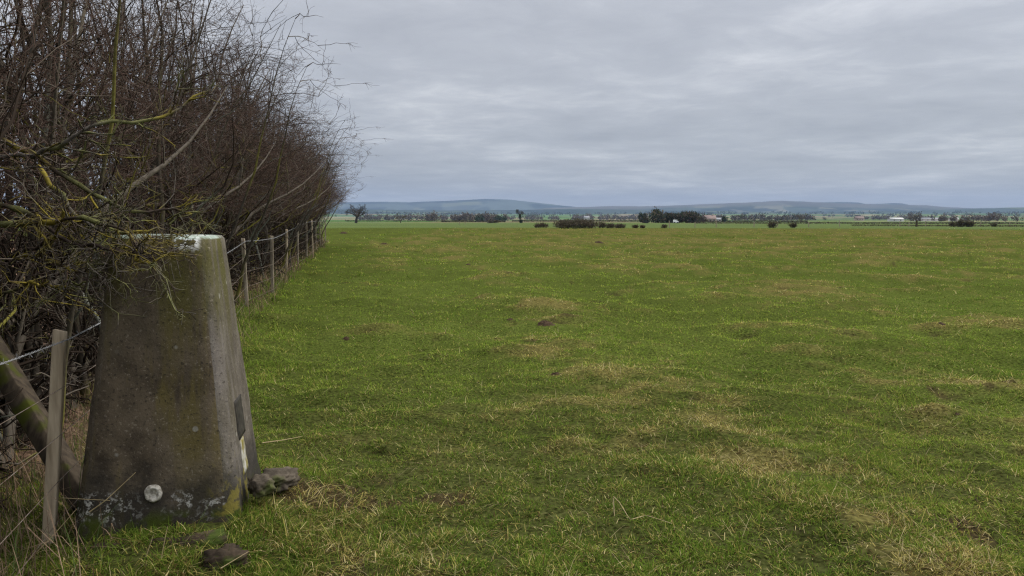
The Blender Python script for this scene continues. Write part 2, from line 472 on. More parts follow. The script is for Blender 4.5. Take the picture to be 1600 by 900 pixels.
def grass():
    nt_ = 112000; per = 12
    # tuft centres spread so that the picture is covered evenly but near density stays natural
    q = rng.random(nt_)
    row = 354.5 + (1080 - 354.5) * q ** 1.0
    keep = rng.random(nt_) < np.clip(1.25 - .42 * sstep(600, 1000, row), 0, 1)
    row = row[keep]
    px = rng.uniform(-120, 1720, len(row))
    d = CAM_H * F / (row - HZ)
    d = d * rng.uniform(.985, 1.015, len(d))
    cx, cy = (px - 800) / F * d, d
    gap = (fbm(cx / .07, cy / .055, 131, 2) < .43 + .10 * (1 - sstep(3.5, 9, d))) & (rng.random(len(cx)) < .95) & (d < 20)
    cx, cy, d = cx[~gap], cy[~gap], d[~gap]
    nt2 = len(cx)
    tv = np.repeat(rng.random(nt2), per); tl = np.repeat(rng.lognormal(0, .42, nt2), per); tc_ = np.repeat(rng.random(nt2), per)
    x = np.repeat(cx, per); y = np.repeat(cy, per); d = np.repeat(d, per)
    n = len(x)
    sp = .018 + .0042 * d
    ang = rng.uniform(0, 2 * np.pi, n); rr = np.abs(rng.normal(0, 1, n)) * sp
    x = x + np.cos(ang) * rr; y = y + np.sin(ang) * rr * 1.3
    s = straw(x, y); so_ = soil(x, y)
    fx = fence_x(y); off = x - fx
    pdx, pdy = x - PIL[0], y - PIL[1]
    inp = (np.abs(pdx) < .33) & (np.abs(pdy) < .33)
    keep = ~inp & (rng.random(n) > .72 * so_) & ~((off < -.3) & (y > 4.0) & (rng.random(n) < .72))
    x, y, d, ang, s, off, so_, tv, tl, tc_ = [q_[keep] for q_ in (x, y, d, ang, s, off, so_, tv, tl, tc_)]
    n = len(x)
    near_brown = (1 - sstep(3.2, 7.5, d)) * (.55 + .9 * (fbm(x / .5, y / .4, 141, 3) - .35))  # blades turn browner and darker close to the camera
    isdry = (.5 * tv + .5 * rng.random(n)) < np.clip((.24 + .50 * s + .18 * near_brown) * (1 - .3 * sstep(25, 60, d)) + .35 * so_, 0, .9)
    lush = fbm(x / 1.0, y / .8, 101, 3)
    edge = np.exp(-((off - .1) / .45) ** 2) * sstep(3.6, 5, y)
    pr = np.hypot(x - PIL[0], y - PIL[1])
    ring = np.exp(-((pr - .62) / .3) ** 2)
    L = (.015 + .020 * lush) * rng.uniform(.6, 1.4, n) * tl
    L = L * (1 + .7 * ring * sstep(PIL[0] - .2, PIL[0] + .3, x) + 1.0 * edge) * np.where(isdry, 1.25, 1.0)
    L = L * (1 + .9 * sstep(6, 30, d) + .8 * sstep(30, 100, d))
    wdt = np.maximum(.0025, .00056 * d) * rng.uniform(.6, 1.4, n)
    lean = np.abs(rng.normal(.98, .38, n)) + np.where(isdry, .40, 0)
    lean = np.clip(lean, .05, 1.5)
    az = np.where(rng.random(n) < .55, ang, rng.uniform(0, 2 * np.pi, n))
    curl = rng.uniform(-.3, 1.3, n)
    g1 = np.array([.150, .218, .026]); g2 = np.array([.240, .305, .044]); g3 = np.array([.062, .116, .016]); g4 = np.array([.300, .300, .068])
    t = (.7 * tc_ + .3 * rng.random(n))[:, None]; k = fbm(x / 3.1, y / 2.3, 111, 3)[:, None]; kk = np.clip((k - .3) / .4, 0, 1)
    green = (g1 * (1 - t) + g2 * t) * kk + (g3 * (1 - t) + g1 * t) * (1 - kk)
    yel = rng.random(n)[:, None] < (.12 + .4 * s[:, None]) * (1 - .6 * sstep(15, 50, d))[:, None]
    green = np.where(yel, g4 * (.8 + .5 * t), green)
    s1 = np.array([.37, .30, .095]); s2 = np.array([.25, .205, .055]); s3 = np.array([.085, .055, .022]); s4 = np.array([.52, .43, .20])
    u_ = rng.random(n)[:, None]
    u_ = np.where((rng.random(n) < .42 * near_brown)[:, None] & (u_ < .62), .7, u_)
    green = green * (1 - .28 * np.clip(near_brown, 0, 1))[:, None]
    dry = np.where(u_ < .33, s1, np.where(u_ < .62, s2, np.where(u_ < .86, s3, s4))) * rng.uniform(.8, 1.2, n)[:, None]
    pink = (off < -.2) & (y > 3.4)
    dry = np.where(pink[:, None], dry * np.array([1.0, .82, .72]), dry)
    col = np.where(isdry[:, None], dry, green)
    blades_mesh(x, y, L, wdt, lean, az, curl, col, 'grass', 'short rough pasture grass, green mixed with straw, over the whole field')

    # long loose dry stems and seed stalks lying through the sward
    n = 20000
    row = 372 + 640 * rng.random(n); px = rng.uniform(-50, 1650, n)
    d = CAM_H * F / (row - HZ); x, y = (px - 800) / F * d, d
    s = straw(x, y); off = x - fence_x(y)
    k = (rng.random(n) < .12 + .8 * s) & ~((np.abs(x - PIL[0]) < .34) & (np.abs(y - PIL[1]) < .34)) & (off > -.2)
    x, y, d = x[k], y[k], d[k]; n = len(x)
    c = np.array([.40, .33, .17]) * rng.uniform(.55, 1.15, n)[:, None]
    blades_mesh(x, y, rng.uniform(.04, .15, n), np.maximum(.0018, .00042 * d), rng.uniform(.9, 1.54, n), rng.uniform(0, 6.28, n), rng.uniform(0, .5, n), c, 'dry_grass', 'bleached dry stems lying loose through the green sward')

    # rank dead growth along the foot of the hedge, behind the wire
    n = 15000
    y = 2.2 + 39 * rng.random(n) ** 1.7
    off = rng.normal(-.55, .55, n); off = np.where(off > .25, -off, off)
    x = fence_x(y) + off
    k = ~((np.abs(x - PIL[0]) < .36) & (np.abs(y - PIL[1]) < .36))
    x, y, off = x[k], y[k], off[k]; n = len(x)
    d = np.hypot(x, y)
    u_ = rng.random(n)[:, None]
    c = np.where(u_ < .4, np.array([.27, .19, .125]), np.where(u_ < .75, np.array([.15, .105, .065]), np.array([.07, .10, .03]))) * rng.uniform(.7, 1.2, n)[:, None]
    blades_mesh(x, y, rng.uniform(.08, .38, n), np.maximum(.0035, .0006 * d), np.abs(rng.normal(.5, .35, n)), rng.uniform(0, 6.28, n), rng.uniform(0, 1.0, n), c, 'rank_grass', 'rank dead grass and weed stems along the foot of the hedge')
grass()

# ------------------------------------------------------------------ tubes and growth
def tubes(P, R, C, m=3):
    n, k, _ = P.shape
    T = np.gradient(P, axis=1); T /= np.linalg.norm(T, axis=2, keepdims=True) + 1e-9
    ref = np.where(np.abs(T[:, :1, 2:3]) > .8, np.array([1., 0, 0]), np.array([0, 0, 1.]))
    U = np.cross(T, ref); U /= np.linalg.norm(U, axis=2, keepdims=True) + 1e-9
    W = np.cross(T, U)
    a = np.arange(m) * 2 * np.pi / m
    V = P[:, :, None] + R[:, :, None, None] * (np.cos(a)[:, None] * U[:, :, None] + np.sin(a)[:, None] * W[:, :, None])
    b = (np.arange(n)[:, None, None] * k + np.arange(k - 1)[None, :, None]) * m
    j = np.arange(m)[None, None]; j2 = (j + 1) % m
    Q = np.stack([b + j, b + j2, b + m + j2, b + m + j], -1).reshape(-1, 4)
    Cc = np.repeat(C.reshape(n * k, 3), m, axis=0)
    return V.reshape(-1, 3), Q, Cc

class Tub:
    def __init__(s): s.V = []; s.Q = []; s.C = []; s.n = 0
    def add(s, P, R, C, m=3):
        P = np.asarray(P, float)
        if P.ndim == 2: P = P[None]
        R = np.broadcast_to(np.asarray(R, float), P.shape[:2])
        C = np.broadcast_to(np.asarray(C, float), P.shape)
        if len(P) == 0: return
        V, Q, Cc = tubes(P, R, C, m)
        s.V.append(V); s.Q.append(Q + s.n); s.C.append(Cc); s.n += len(V)
    def build(s, name, mat, parent=None):
        return mesh_np(name, np.concatenate(s.V), [np.concatenate(s.Q)], mat, parent, np.concatenate(s.C), True)

def unit(v): return v / (np.linalg.norm(v, axis=-1, keepdims=True) + 1e-9)

def walk(p0, d0, L, k, wob, up, r):
    n = len(p0); P = np.zeros((n, k, 3)); P[:, 0] = p0; d = d0.copy()
    up = np.array(up, float) if np.ndim(up) else np.array([0, 0, up])
    st = (L / (k - 1))[:, None]
    for i in range(1, k):
        d = unit(d + r.normal(0, wob, (n, 3)) + up)
        P[:, i] = P[:, i - 1] + d * st
    return P

def grow(P, R, nc, lr, k, rf, rmin, ang, wob, up, r, tmin=.15, shrink=.55, taper=.45):
    n, kp, _ = P.shape
    i = np.repeat(np.arange(n), nc)
    t = tmin + (1 - tmin) * r.random(len(i))
    f = t * (kp - 1); a = np.minimum(f.astype(int), kp - 2); fr = (f - a)[:, None]
    p = P[i, a] * (1 - fr) + P[i, a + 1] * fr
    tan = unit(P[i, a + 1] - P[i, a])
    rad = R[i, a] * (1 - fr[:, 0]) + R[i, a + 1] * fr[:, 0]
    perp = unit(np.cross(tan, r.normal(0, 1, (len(i), 3))))
    th = r.uniform(*ang, len(i))[:, None]
    d = np.cos(th) * tan + np.sin(th) * perp
    L = r.uniform(*lr, len(i)) * (1 - shrink * t)
    r0 = np.maximum(rad * rf, rmin)
    Pn = walk(p, d, L, k, wob, up, r)
    Rn = np.maximum(r0[:, None] * np.linspace(1, taper, k)[None], np.minimum(.0012, r0[:, None]))
    return Pn, Rn

# ------------------------------------------------------------------ hawthorn hedge
def hawthorn(seed, dense=1.0, lichen=.5):
    r = np.random.default_rng(seed)
    # local frame: +x towards the field, y along the hedge
    ns = 9
    p0 = np.stack([r.normal(0, .22, ns), r.normal(0, .38, ns), np.full(ns, -.05)], -1)
    d0 = unit(np.stack([r.normal(.0, .09, ns), r.normal(0, .2, ns), np.ones(ns)], -1))
    L = r.uniform(3.1, 4.7, ns)
    P0 = walk(p0, d0, L, 12, .13, .10, r)
    R0 = r.uniform(.020, .046, ns)[:, None] * np.linspace(1, .09, 12)[None]
    def inside(P, fz=.22):
        t = P[:, -1]; j = r.normal(0, fz * .5, len(t))
        zc_, hw = 2.75, 2.15
        xx = np.where(t[:, 0] > 0, t[:, 0] / (hw + j), t[:, 0] / (.75 + .6 * j))
        zz = np.where(t[:, 2] > zc_, (t[:, 2] - zc_) / (1.75 + j), (t[:, 2] - zc_) / (1.75 + j))
        e_ = np.abs(xx) ** 2.2 + np.abs(zz) ** 2.2 + (np.abs(t[:, 1]) / 1.5) ** 4
        low = (t[:, 2] < 2.3 + j) & (t[:, 0] > .50 + .3 * np.abs(j) + .95 * np.maximum(t[:, 2] - 1.05, 0))
        return (e_ < 1) & ~low & (t[:, 2] > .12)
    P1, R1 = grow(P0, R0, 11, (.9, 2.4), 9, .5, .005, (.6, 1.45), .25, (.05, 0, .02), r, .05, taper=.18)
    k = inside(P1, .3); P1, R1 = P1[k], R1[k]
    P2, R2 = grow(P1, R1, 6, (.45, 1.3), 8, .6, .0036, (.55, 1.35), .20, (.05, 0, .015), r, .12, taper=.3)
    k = inside(P2, .4) & (r.random(len(P2)) > .35 * sstep(1.7, 2.6, P2[:, 0, 2])); P2, R2 = P2[k], R2[k]
    P3, R3 = grow(P2, R2, int(6 * dense), (.16, .62), 6, .6, .0022, (.5, 1.35), .22, (.02, 0, .015), r, .1)
    k = inside(P3, .8) & (r.random(len(P3)) > .50 * sstep(1.7, 2.6, P3[:, 0, 2])); P3, R3 = P3[k], R3[k]
    P4, R4 = grow(P3, R3, 4, (.03, .14), 3, .65, .0016, (.6, 1.4), .25, .03, r, .1)
    # short tangled growth low down, round the stems
    Pl, Rl = grow(P0[:, :5], R0[:, :5], 16, (.3, .8), 6, .4, .0035, (.7, 1.5), .3, -.02, r, .05, taper=.3)
    Pm, Rm = grow(Pl, Rl, 7, (.12, .45), 5, .55, .002, (.5, 1.3), .3, 0, r, .1)
    km = (Pm[:, -1, 0] < .62) & (Pm[:, -1, 2] > .02); Pm, Rm = Pm[km], Rm[km]
    kl = (Pl[:, -1, 0] < .62) & (Pl[:, -1, 2] > .02); Pl, Rl = Pl[kl], Rl[kl]
    cb = np.array([.040, .030, .023]); cg = np.array([.115, .098, .078]); cp = np.array([.080, .053, .042]); cl = np.array([.17, .155, .035]); cgl = np.array([.16, .165, .135])
    def colr(P, base, lich):
        n, k_, _ = P.shape
        nz = fbm(P[..., 0] * 6 + seed, P[..., 2] * 6 + P[..., 1] * 4, 5 + seed, 2)
        hi = sstep(3.1, 1.2, P[..., 2])
        pl = r.random((n, 1)) < lich * .8
        f = (sstep(.52, .66, nz) * hi * pl)[..., None]
        g = r.random((n, 1, 1))
        tint = (.65 + .8 * r.random((n, 1, 1))) * base
        tint = np.where(g > .82, tint * .4 + cg * .9, tint)
        lc = np.where(g < .3, cgl, cl)
        return tint * (1 - f) + lc * f
    tr = Tub(); tr.add(P0, R0, colr(P0, cg * .5, lichen * 1.0), 6)
    cr_ = Tub()
    cr_.add(P1, R1, colr(P1, cb * 1.1, lichen), 4)
    cr_.add(Pl, Rl, colr(Pl, cb * .8, lichen * .4), 3)
    cr_.add(Pm, Rm, colr(Pm, cb * .8, lichen * .2), 3)
    cr_.add(P2, R2, colr(P2, cb, lichen * .8), 3)
    cr_.add(P3, R3, colr(P3, cp, lichen * .35), 3)
    cr_.add(P4, R4, colr(P4, cp * 1.1, 0), 3)
    return tr, cr_

LAB_H = 'bare twiggy hawthorn shrub in the hedge receding beyond the concrete pillar'
protos = []
def hedge():
    for s in range(5):
        tr, cr_ = hawthorn(100 + s, 1.0, .75 if s < 3 else .35)
        e_ = empty('hawthorn_shrub', (0, 0, 0), LAB_H, 'shrub', 'hawthorn shrubs of the hedge')
        tr.build('trunk', M_bark, e_); cr_.build('crown', M_twig, e_)
        protos.append(e_)
    y = 1.2; i = 0
    while y < 37:
        wmax = np.interp(y, [3, 4.5, 7, 11, 20], [.62, .76, 1.18, 1.72, 2.4])
        setb = .80
        sx = (wmax + setb) / 2.15
        sx *= random.uniform(.92, 1.08)
        x = float(fence_x(y)) - setb + random.uniform(-.1, .1)
        dirx = 0.235
        p = i % 5 if y < 9 else random.randrange(5)
        sc = (sx, random.choice((-1, 1)) * random.uniform(.9, 1.1), random.uniform(.93, 1.07))
        loc = (x, y, gz(x, y))
        if i < 5:
            o = protos[i]; o.location = loc; o.rotation_euler = (0, 0, .23); o.scale = sc
        else:
            o = dup(protos[p], loc, .23 + random.uniform(-.15, .15), sc)
        if y < 4.6: o['label'] = 'tall thick stemmed hawthorn shrub beside or nearer than the concrete pillar'; o['group'] = 'hawthorns beside the pillar'
        y += random.uniform(.70, .95) * (1.0 if y < 12 else 1.35); i += 1
hedge()

# ------------------------------------------------------------------ concrete triangulation pillar
def pillar_mat():
    m, nt, out = new_mat('weathered_concrete')
    tc = N(nt, 'ShaderNodeTexCoord'); obj = tc.outputs['Object']
    def noise(sc, det=8, st=(1, 1, 1), ro=.6):
        mp = N(nt, 'ShaderNodeMapping'); mp.inputs['Scale'].default_value = st
        nt.links.new(obj, mp.inputs[0])
        n = N(nt, 'ShaderNodeTexNoise'); n.inputs['Scale'].default_value = sc; n.inputs['Detail'].default_value = det; n.inputs['Roughness'].default_value = ro
        nt.links.new(mp.outputs[0], n.inputs['Vector']); return n.outputs['Fac']
    def mr(v, a, b, c=0., d=1.):
        n = N(nt, 'ShaderNodeMapRange'); n.interpolation_type = 'SMOOTHSTEP'
        for k, q in zip(('From Min', 'From Max', 'To Min', 'To Max'), (a, b, c, d)): n.inputs[k].default_value = q
        nt.links.new(v, n.inputs['Value']); return n.outputs['Result']
    def mix(f, A, B, bl='MIX'):
        n = N(nt, 'ShaderNodeMix', data_type='RGBA', blend_type=bl)
        for s, v in (('Factor', f), ('A', A), ('B', B)):
            if isinstance(v, (int, float)): n.inputs[s].default_value = v
            elif isinstance(v, tuple): n.inputs[s].default_value = (*v, 1)
            else: nt.links.new(v, n.inputs[s])
        return n.outputs['Result']
    def mth(op, a, b):
        n = N(nt, 'ShaderNodeMath', operation=op)
        for i, v in enumerate((a, b)):
            if isinstance(v, (int, float)): n.inputs[i].default_value = v
            else: nt.links.new(v, n.inputs[i])
        return n.outputs[0]
    sp = N(nt, 'ShaderNodeSeparateXYZ'); nt.links.new(obj, sp.inputs[0])
    x, y, z = sp.outputs
    face = N(nt, 'ShaderNodeAttribute', attribute_name='stained')       # 1 on the algae-darkened north face, 0 on the cleaner faces
    ff = face.outputs['Fac']
    speck = noise(85, 5); mid = noise(9, 8); strk = noise(9, 6, (1, 1, .07)); big = noise(2.5, 5)
    clean = mix(mr(mid, .3, .7), (.085, .073, .057), (.140, .122, .098))
    clean = mix(mr(strk, .48, .62, 0, .55), clean, (.075, .066, .038))
    clean = mix(mr(noise(4, 4, (1, 1, .25)), .55, .65, 0, .5), clean, (.185, .165, .15))
    dark = mix(mr(mid, .3, .7), (.058, .045, .031), (.122, .095, .064))
    dark = mix(mr(strk, .48, .6, 0, .85), dark, (.118, .094, .034))
    dark = mix(mr(big, .42, .6, 0, .6), dark, (.140, .112, .078))
    c = mix(ff, clean, dark)
    # algae running down from the cap
    top = mth('MULTIPLY', mr(z, .62, 1.0), mr(strk, .42, .6))
    c = mix(mth('MULTIPLY', top, .75), c, (.085, .080, .022))
    c = mix(mth('MULTIPLY', mr(speck, .57, .66), .7), c, (.03, .026, .02))
    c = mix(mth('MULTIPLY', mr(speck, .41, .31), .5), c, (.30, .26, .20))
    # small crustose lichen spots
    vo = N(nt, 'ShaderNodeTexVoronoi'); vo.inputs['Scale'].default_value = 14; nt.links.new(obj, vo.inputs['Vector'])
    sel = N(nt, 'ShaderNodeSeparateColor'); nt.links.new(vo.outputs['Color'], sel.inputs[0])
    spot = mth('MULTIPLY', mr(vo.outputs['Distance'], .20, .12), mr(sel.outputs[0], .86, .9))
    c = mix(mth('MULTIPLY', spot, .6), c, (.30, .29, .25))
    # black damp foot, white crust along it
    foot = mr(mth('ADD', z, mth('MULTIPLY', mth('SUBTRACT', mid, .5), .35)), .27, .10)
    c = mix(mth('MULTIPLY', foot, .75), c, (.022, .021, .019))
    crz = mth('MULTIPLY', mr(z, .16, .10), mr(z, .005, .05))
    crust = mth('MULTIPLY', crz, mr(noise(55, 6), .50, .57))
    crust = mth('MULTIPLY', crust, mth('MULTIPLY', mth('ADD', mr(noise(7, 3), .5, .6, 0, .8), mr(x, .0, -.2, 0, .9)), mr(noise(140, 3), .40, .50)))
    crust = mth('MULTIPLY', crust, ff)
    c = mix(crust, c, (.40, .39, .35))
    moss = mth('MULTIPLY', mr(z, .09, .02), mr(noise(11, 5), .45, .6))
    c = mix(moss, c, (.05, .062, .012))
    yl = mth('MULTIPLY', mth('MULTIPLY', mr(z, .36, .06, 0, .8), mr(noise(16, 7), .50, .60)), mth('MULTIPLY', mr(x, .17, .24), mr(y, .05, -.1)))
    c = mix(yl, c, (.16, .135, .03))
    # droppings on the cap and its right corner
    dp = mth('MULTIPLY', mth('MULTIPLY', mr(z, 1.07, 1.12), mr(noise(38, 4), .47, .53)), mth('MULTIPLY', mr(x, .045, .075), mr(x, .16, .14)))
    c = mix(dp, c, (.66, .66, .63))
    capm = mth('MULTIPLY', mr(z, 1.128, 1.134), mr(noise(10, 5), .4, .6))
    c = mix(capm, c, (.30, .36, .30))
    b = N(nt, 'ShaderNodeBsdfPrincipled'); b.inputs['Roughness'].default_value = .95; b.inputs['Specular IOR Level'].default_value = .04
    nt.links.new(c, b.inputs['Base Color'])
    bp = N(nt, 'ShaderNodeBump'); bp.inputs['Strength'].default_value = .7; bp.inputs['Distance'].default_value = .007
    hh = mth('ADD', mth('MULTIPLY', speck, .6), mid)
    nt.links.new(hh, bp.inputs['Height']); nt.links.new(bp.outputs[0], b.inputs['Normal'])
    nt.links.new(b.outputs[0], out.inputs[0])
    return m
M_pillar = pillar_mat()
M_plug = noise_mat('pale_plug', (.22, .20, .16), (.50, .47, .40), 70, bump=.5, lo=.4, hi=.6)
M_brass = noise_mat('tarnished_bracket', (.022, .020, .017), (.06, .054, .044), 30, rough=.6)
M_lime = noise_mat('white_streak', (.20, .19, .14), (.46, .44, .38), 30, c3=(.2, .17, .05), s3=14, t3=(.5, .6))

PIL_Z = .135; PIL_H = 1.141
def pillar():
    e_ = empty('triangulation_pillar', (PIL[0], PIL[1], PIL_Z), 'tapered square concrete survey pillar with dark stained face beside the hedge', 'pillar', rz=math.radians(5))
    e_.rotation_euler = (0.0, math.radians(1.05), math.radians(9.86))
    hb, ht, cb, ct = .310, .183, .043, .031
    NZ, NS = 26, 8
    zs = np.concatenate([np.linspace(-.12, PIL_H - .012, NZ), [PIL_H]])
    V = []; C = []
    def ring(h, c):
        cor = [(-h + c, -h), (h - c, -h), (h, -h + c), (h, h - c), (h - c, h), (-h + c, h), (-h, h - c), (-h, -h + c)]
        pts = []
        for i in range(8):
            a, b = cor[i], cor[(i + 1) % 8]
            m_ = NS if i % 2 == 0 else 2
            for k in range(m_):
                t = k / m_
                pts.append((a[0] + (b[0] - a[0]) * t, a[1] + (b[1] - a[1]) * t, i))
        return pts
    n = None
    for z in zs:
        t = max(z, 0) / PIL_H; t = t if z >= 0 else z / PIL_H
        h = hb + (ht - hb) * t; c = cb + (ct - cb) * t
        if z == PIL_H: h -= .010
        pts = ring(h, c)
        n = len(pts)
        for (x, y, i) in pts:
            j = .0035 * mnoise.noise(Vector((x * 9, y * 9, z * 6))) + .002 * mnoise.noise(Vector((x * 40, y * 40, z * 40)))
            if z < .06: j += .012 * mnoise.noise(Vector((x * 22, y * 22, z * 22)))
            s = 1 + j / h
            V.append((x * s, y * s, z))
    V = np.array(V); nz = len(zs)
    i = np.arange(nz - 1)[:, None] * n; j = np.arange(n)[None]; j2 = (j + 1) % n
    Q = np.stack([i + j, i + j2, i + n + j2, i + n + j], -1).reshape(-1, 4)
    top = (nz - 1) * n + np.arange(n)
    V = np.concatenate([V, [[0, 0, PIL_H + .006]]]); cidx = len(V) - 1
    T = np.stack([top, np.roll(top, -1), np.full(n, cidx)], -1)
    o = mesh_np('pillar_body', V, [Q, T], M_pillar, e_)
    # the front face is stained dark with algae, its left chamfer and left face partly
    sector = np.array([p[2] for p in pts])
    fq = np.tile(np.select([sector == 0, sector == 7, sector == 6], [1.0, .75, .7], 0.0), nz - 1)
    at_ = o.data.attributes.new('stained', 'FLOAT', 'FACE')
    at_.data.foreach_set('value', np.concatenate([fq, np.zeros(len(T))]).astype(np.float32))
    b = (hb - ht) / PIL_H
    zc_ = .135; yf = -(hb - b * zc_)
    # round plugged sighting hole low on the front face
    k = 26; Vp = []; Fp = []
    prof = [(0, -.010), (.018, -.010), (.021, -.014), (.029, -.013), (.034, -.004), (.036, .01)]
    for (rr, dd) in prof[1:]:
        for q in range(k):
            a = 2 * math.pi * q / k
            wv = rr * (1 + .10 * mnoise.noise(Vector((math.cos(a) * 2, math.sin(a) * 2, rr * 40)))) if rr > .025 else rr
            Vp.append((-.012 + wv * math.cos(a), yf + dd + b * wv * math.sin(a) * 1.0, zc_ + wv * math.sin(a)))
    Vp.append((-.012, yf - .010, zc_)); Vp = np.array(Vp)
    nr = len(prof) - 1
    Qp = np.array([[r_ * k + q, (r_ + 1) * k + q, (r_ + 1) * k + (q + 1) % k, r_ * k + (q + 1) % k] for r_ in range(nr - 1) for q in range(k)])
    Tp = np.array([[len(Vp) - 1, q, (q + 1) % k] for q in range(k)])
    mesh_np('plug', Vp, [Qp, Tp], M_plug, e_)
    # flush bracket let into the right face, with a lime streak below it
    def xf(z): return hb - b * z
    def plate(name, y0, y1, z0_, z1_, off, mat, jit=0.0):
        ny, nz_ = 6, 10; P = []
        for a in range(nz_ + 1):
            for c in range(ny + 1):
                yy = y0 + (y1 - y0) * c / ny; zz = z0_ + (z1_ - z0_) * a / nz_
                if jit:
                    wj = jit * mnoise.noise(Vector((zz * 14, 3.1, 0))); wj2 = jit * mnoise.noise(Vector((zz * 17, 9.1, 0)))
                    yy += wj if c < ny / 2 else wj2
                P.append((xf(zz) + off, yy, zz))
        m1 = len(P)
        P += [(p[0] - .012 - off, p[1], p[2]) for p in P]
        q_ = []
        for a in range(nz_):
            for c in range(ny):
                s = a * (ny + 1) + c
                q_.append((s, s + 1, s + ny + 2, s + ny + 1))
        bd = [c for c in range(ny + 1)] + [a * (ny + 1) + ny for a in range(1, nz_ + 1)] + [nz_ * (ny + 1) + c for c in range(ny - 1, -1, -1)] + [a * (ny + 1) for a in range(nz_ - 1, 0, -1)]
        for a in range(len(bd)):
            s, t = bd[a], bd[(a + 1) % len(bd)]
            q_.append((s, s + m1, t + m1, t))
        return mesh_np(name, np.array(P), [np.array(q_)], mat, e_)
    plate('flush_bracket', -.11, .04, .285, .45, .004, M_brass)
    plate('lime_streak', -.10, .0, .13, .275, .0025, M_lime, .03)
pillar()

# ------------------------------------------------------------------ rocks at the foot
def rock(name, loc, size, label, mat, seed, cat='stone', rz=0.0, boxy=.5):
    import bmesh
    bm = bmesh.new(); bmesh.ops.create_icosphere(bm, subdivisions=4, radius=1)
    for v in bm.verts:
        c = v.co.copy()
        m_ = max(abs(c.x), abs(c.y), abs(c.z))
        c = c.lerp(c / m_ * .85, boxy)
        nn_ = mnoise.fractal(c * 1.6 + Vector((seed * 3.3, seed, 0)), 1, 2, 5)
        c *= 1 + .26 * nn_ + .16 * mnoise.fractal(c * 6 + Vector((seed, 1, 2)), .8, 2, 4)
        v.co = Vector((c.x * size[0], c.y * size[1], c.z * size[2]))
    me = bpy.data.meshes.new(name); bm.to_mesh(me); bm.free()
    me.materials.append(mat)
    for p in me.polygons: p.use_smooth = True
    o = bpy.data.objects.new(name, me); COL.objects.link(o)
    o.location = loc; o.rotation_euler = (.1, -.08, rz)
    tag(o, label, cat)
    return o
p = at(350, 853, 2.74)
rock('stone', (p.x, p.y, p.z - .055), (.082, .05, .048), 'rough brown stone in the grass at the front foot of the pillar', M_stone, 3, rz=.3, boxy=.2)
p = at(434, 724, 3.35)
rock('concrete_slab', (p.x, p.y, p.z - .072), (.085, .08, .04), 'broken concrete slab poking from the turf right of the pillar', M_slab, 7, 'slab', -.2, .45)
p = at(408, 752, 3.15)
rock('stone', (p.x, p.y, p.z - .02), (.05, .05, .045), 'small mossy lump of stone against the right foot of the pillar', M_slab, 11, rz=.8)
p = at(240, 838, 2.80)
rock('foundation', (p.x, p.y + .02, p.z - .085), (.28, .04, .07), 'dark mossy foundation edge under the front of the pillar', M_stone, 5, 'foundation', .087, .85)

# ------------------------------------------------------------------ wire fence
def stake(name, base, top, w_, mat, parent, seed=0, dpt=None, moss=False):
    base, top = Vector(base), Vector(top); dpt = dpt or w_
    ax = (top - base); L = ax.length; ax.normalize()
    side = ax.cross(Vector((.235, -1, 0)).normalized()).normalized(); fw = ax.cross(side).normalized()
    V = []; NZ = 14
    b = w_ * .07
    for k in range(NZ + 1):
        t = k / NZ; c = base + ax * L * t
        for sx, sy in ((-1, -1), (1, -1), (1, 1), (-1, 1)):
            for q in ((0, 1), (1, 0)) if sx * sy > 0 else ((1, 0), (0, 1)):
                j = 1 + .05 * mnoise.noise(Vector((t * 5 + seed, sx, sy)))
                x_ = sx * (w_ / 2 * j - b * q[0]); y_ = sy * (dpt / 2 * j - b * q[1])
                zz = 0 if k < NZ else -.008 * (sx * .5 + .5)
                V.append(c + side * x_ + fw * y_ + ax * zz)
    n = 8; Q = []
    for k in range(NZ):
        for q in range(n):
            Q.append((k * n + q, k * n + (q + 1) % n, (k + 1) * n + (q + 1) % n, (k + 1) * n + q))
    V.append(top - ax * .003); c = len(V) - 1
    T = [(NZ * n + q, NZ * n + (q + 1) % n, c) for q in range(n)]
    o = mesh_np(name, np.array([tuple(v) for v in V]), [np.array(Q), np.array(T)], mat, parent)
    import bmesh
    bm = bmesh.new(); bm.from_mesh(o.data); bmesh.ops.recalc_face_normals(bm, faces=bm.faces); bm.to_mesh(o.data); bm.free()
    return o

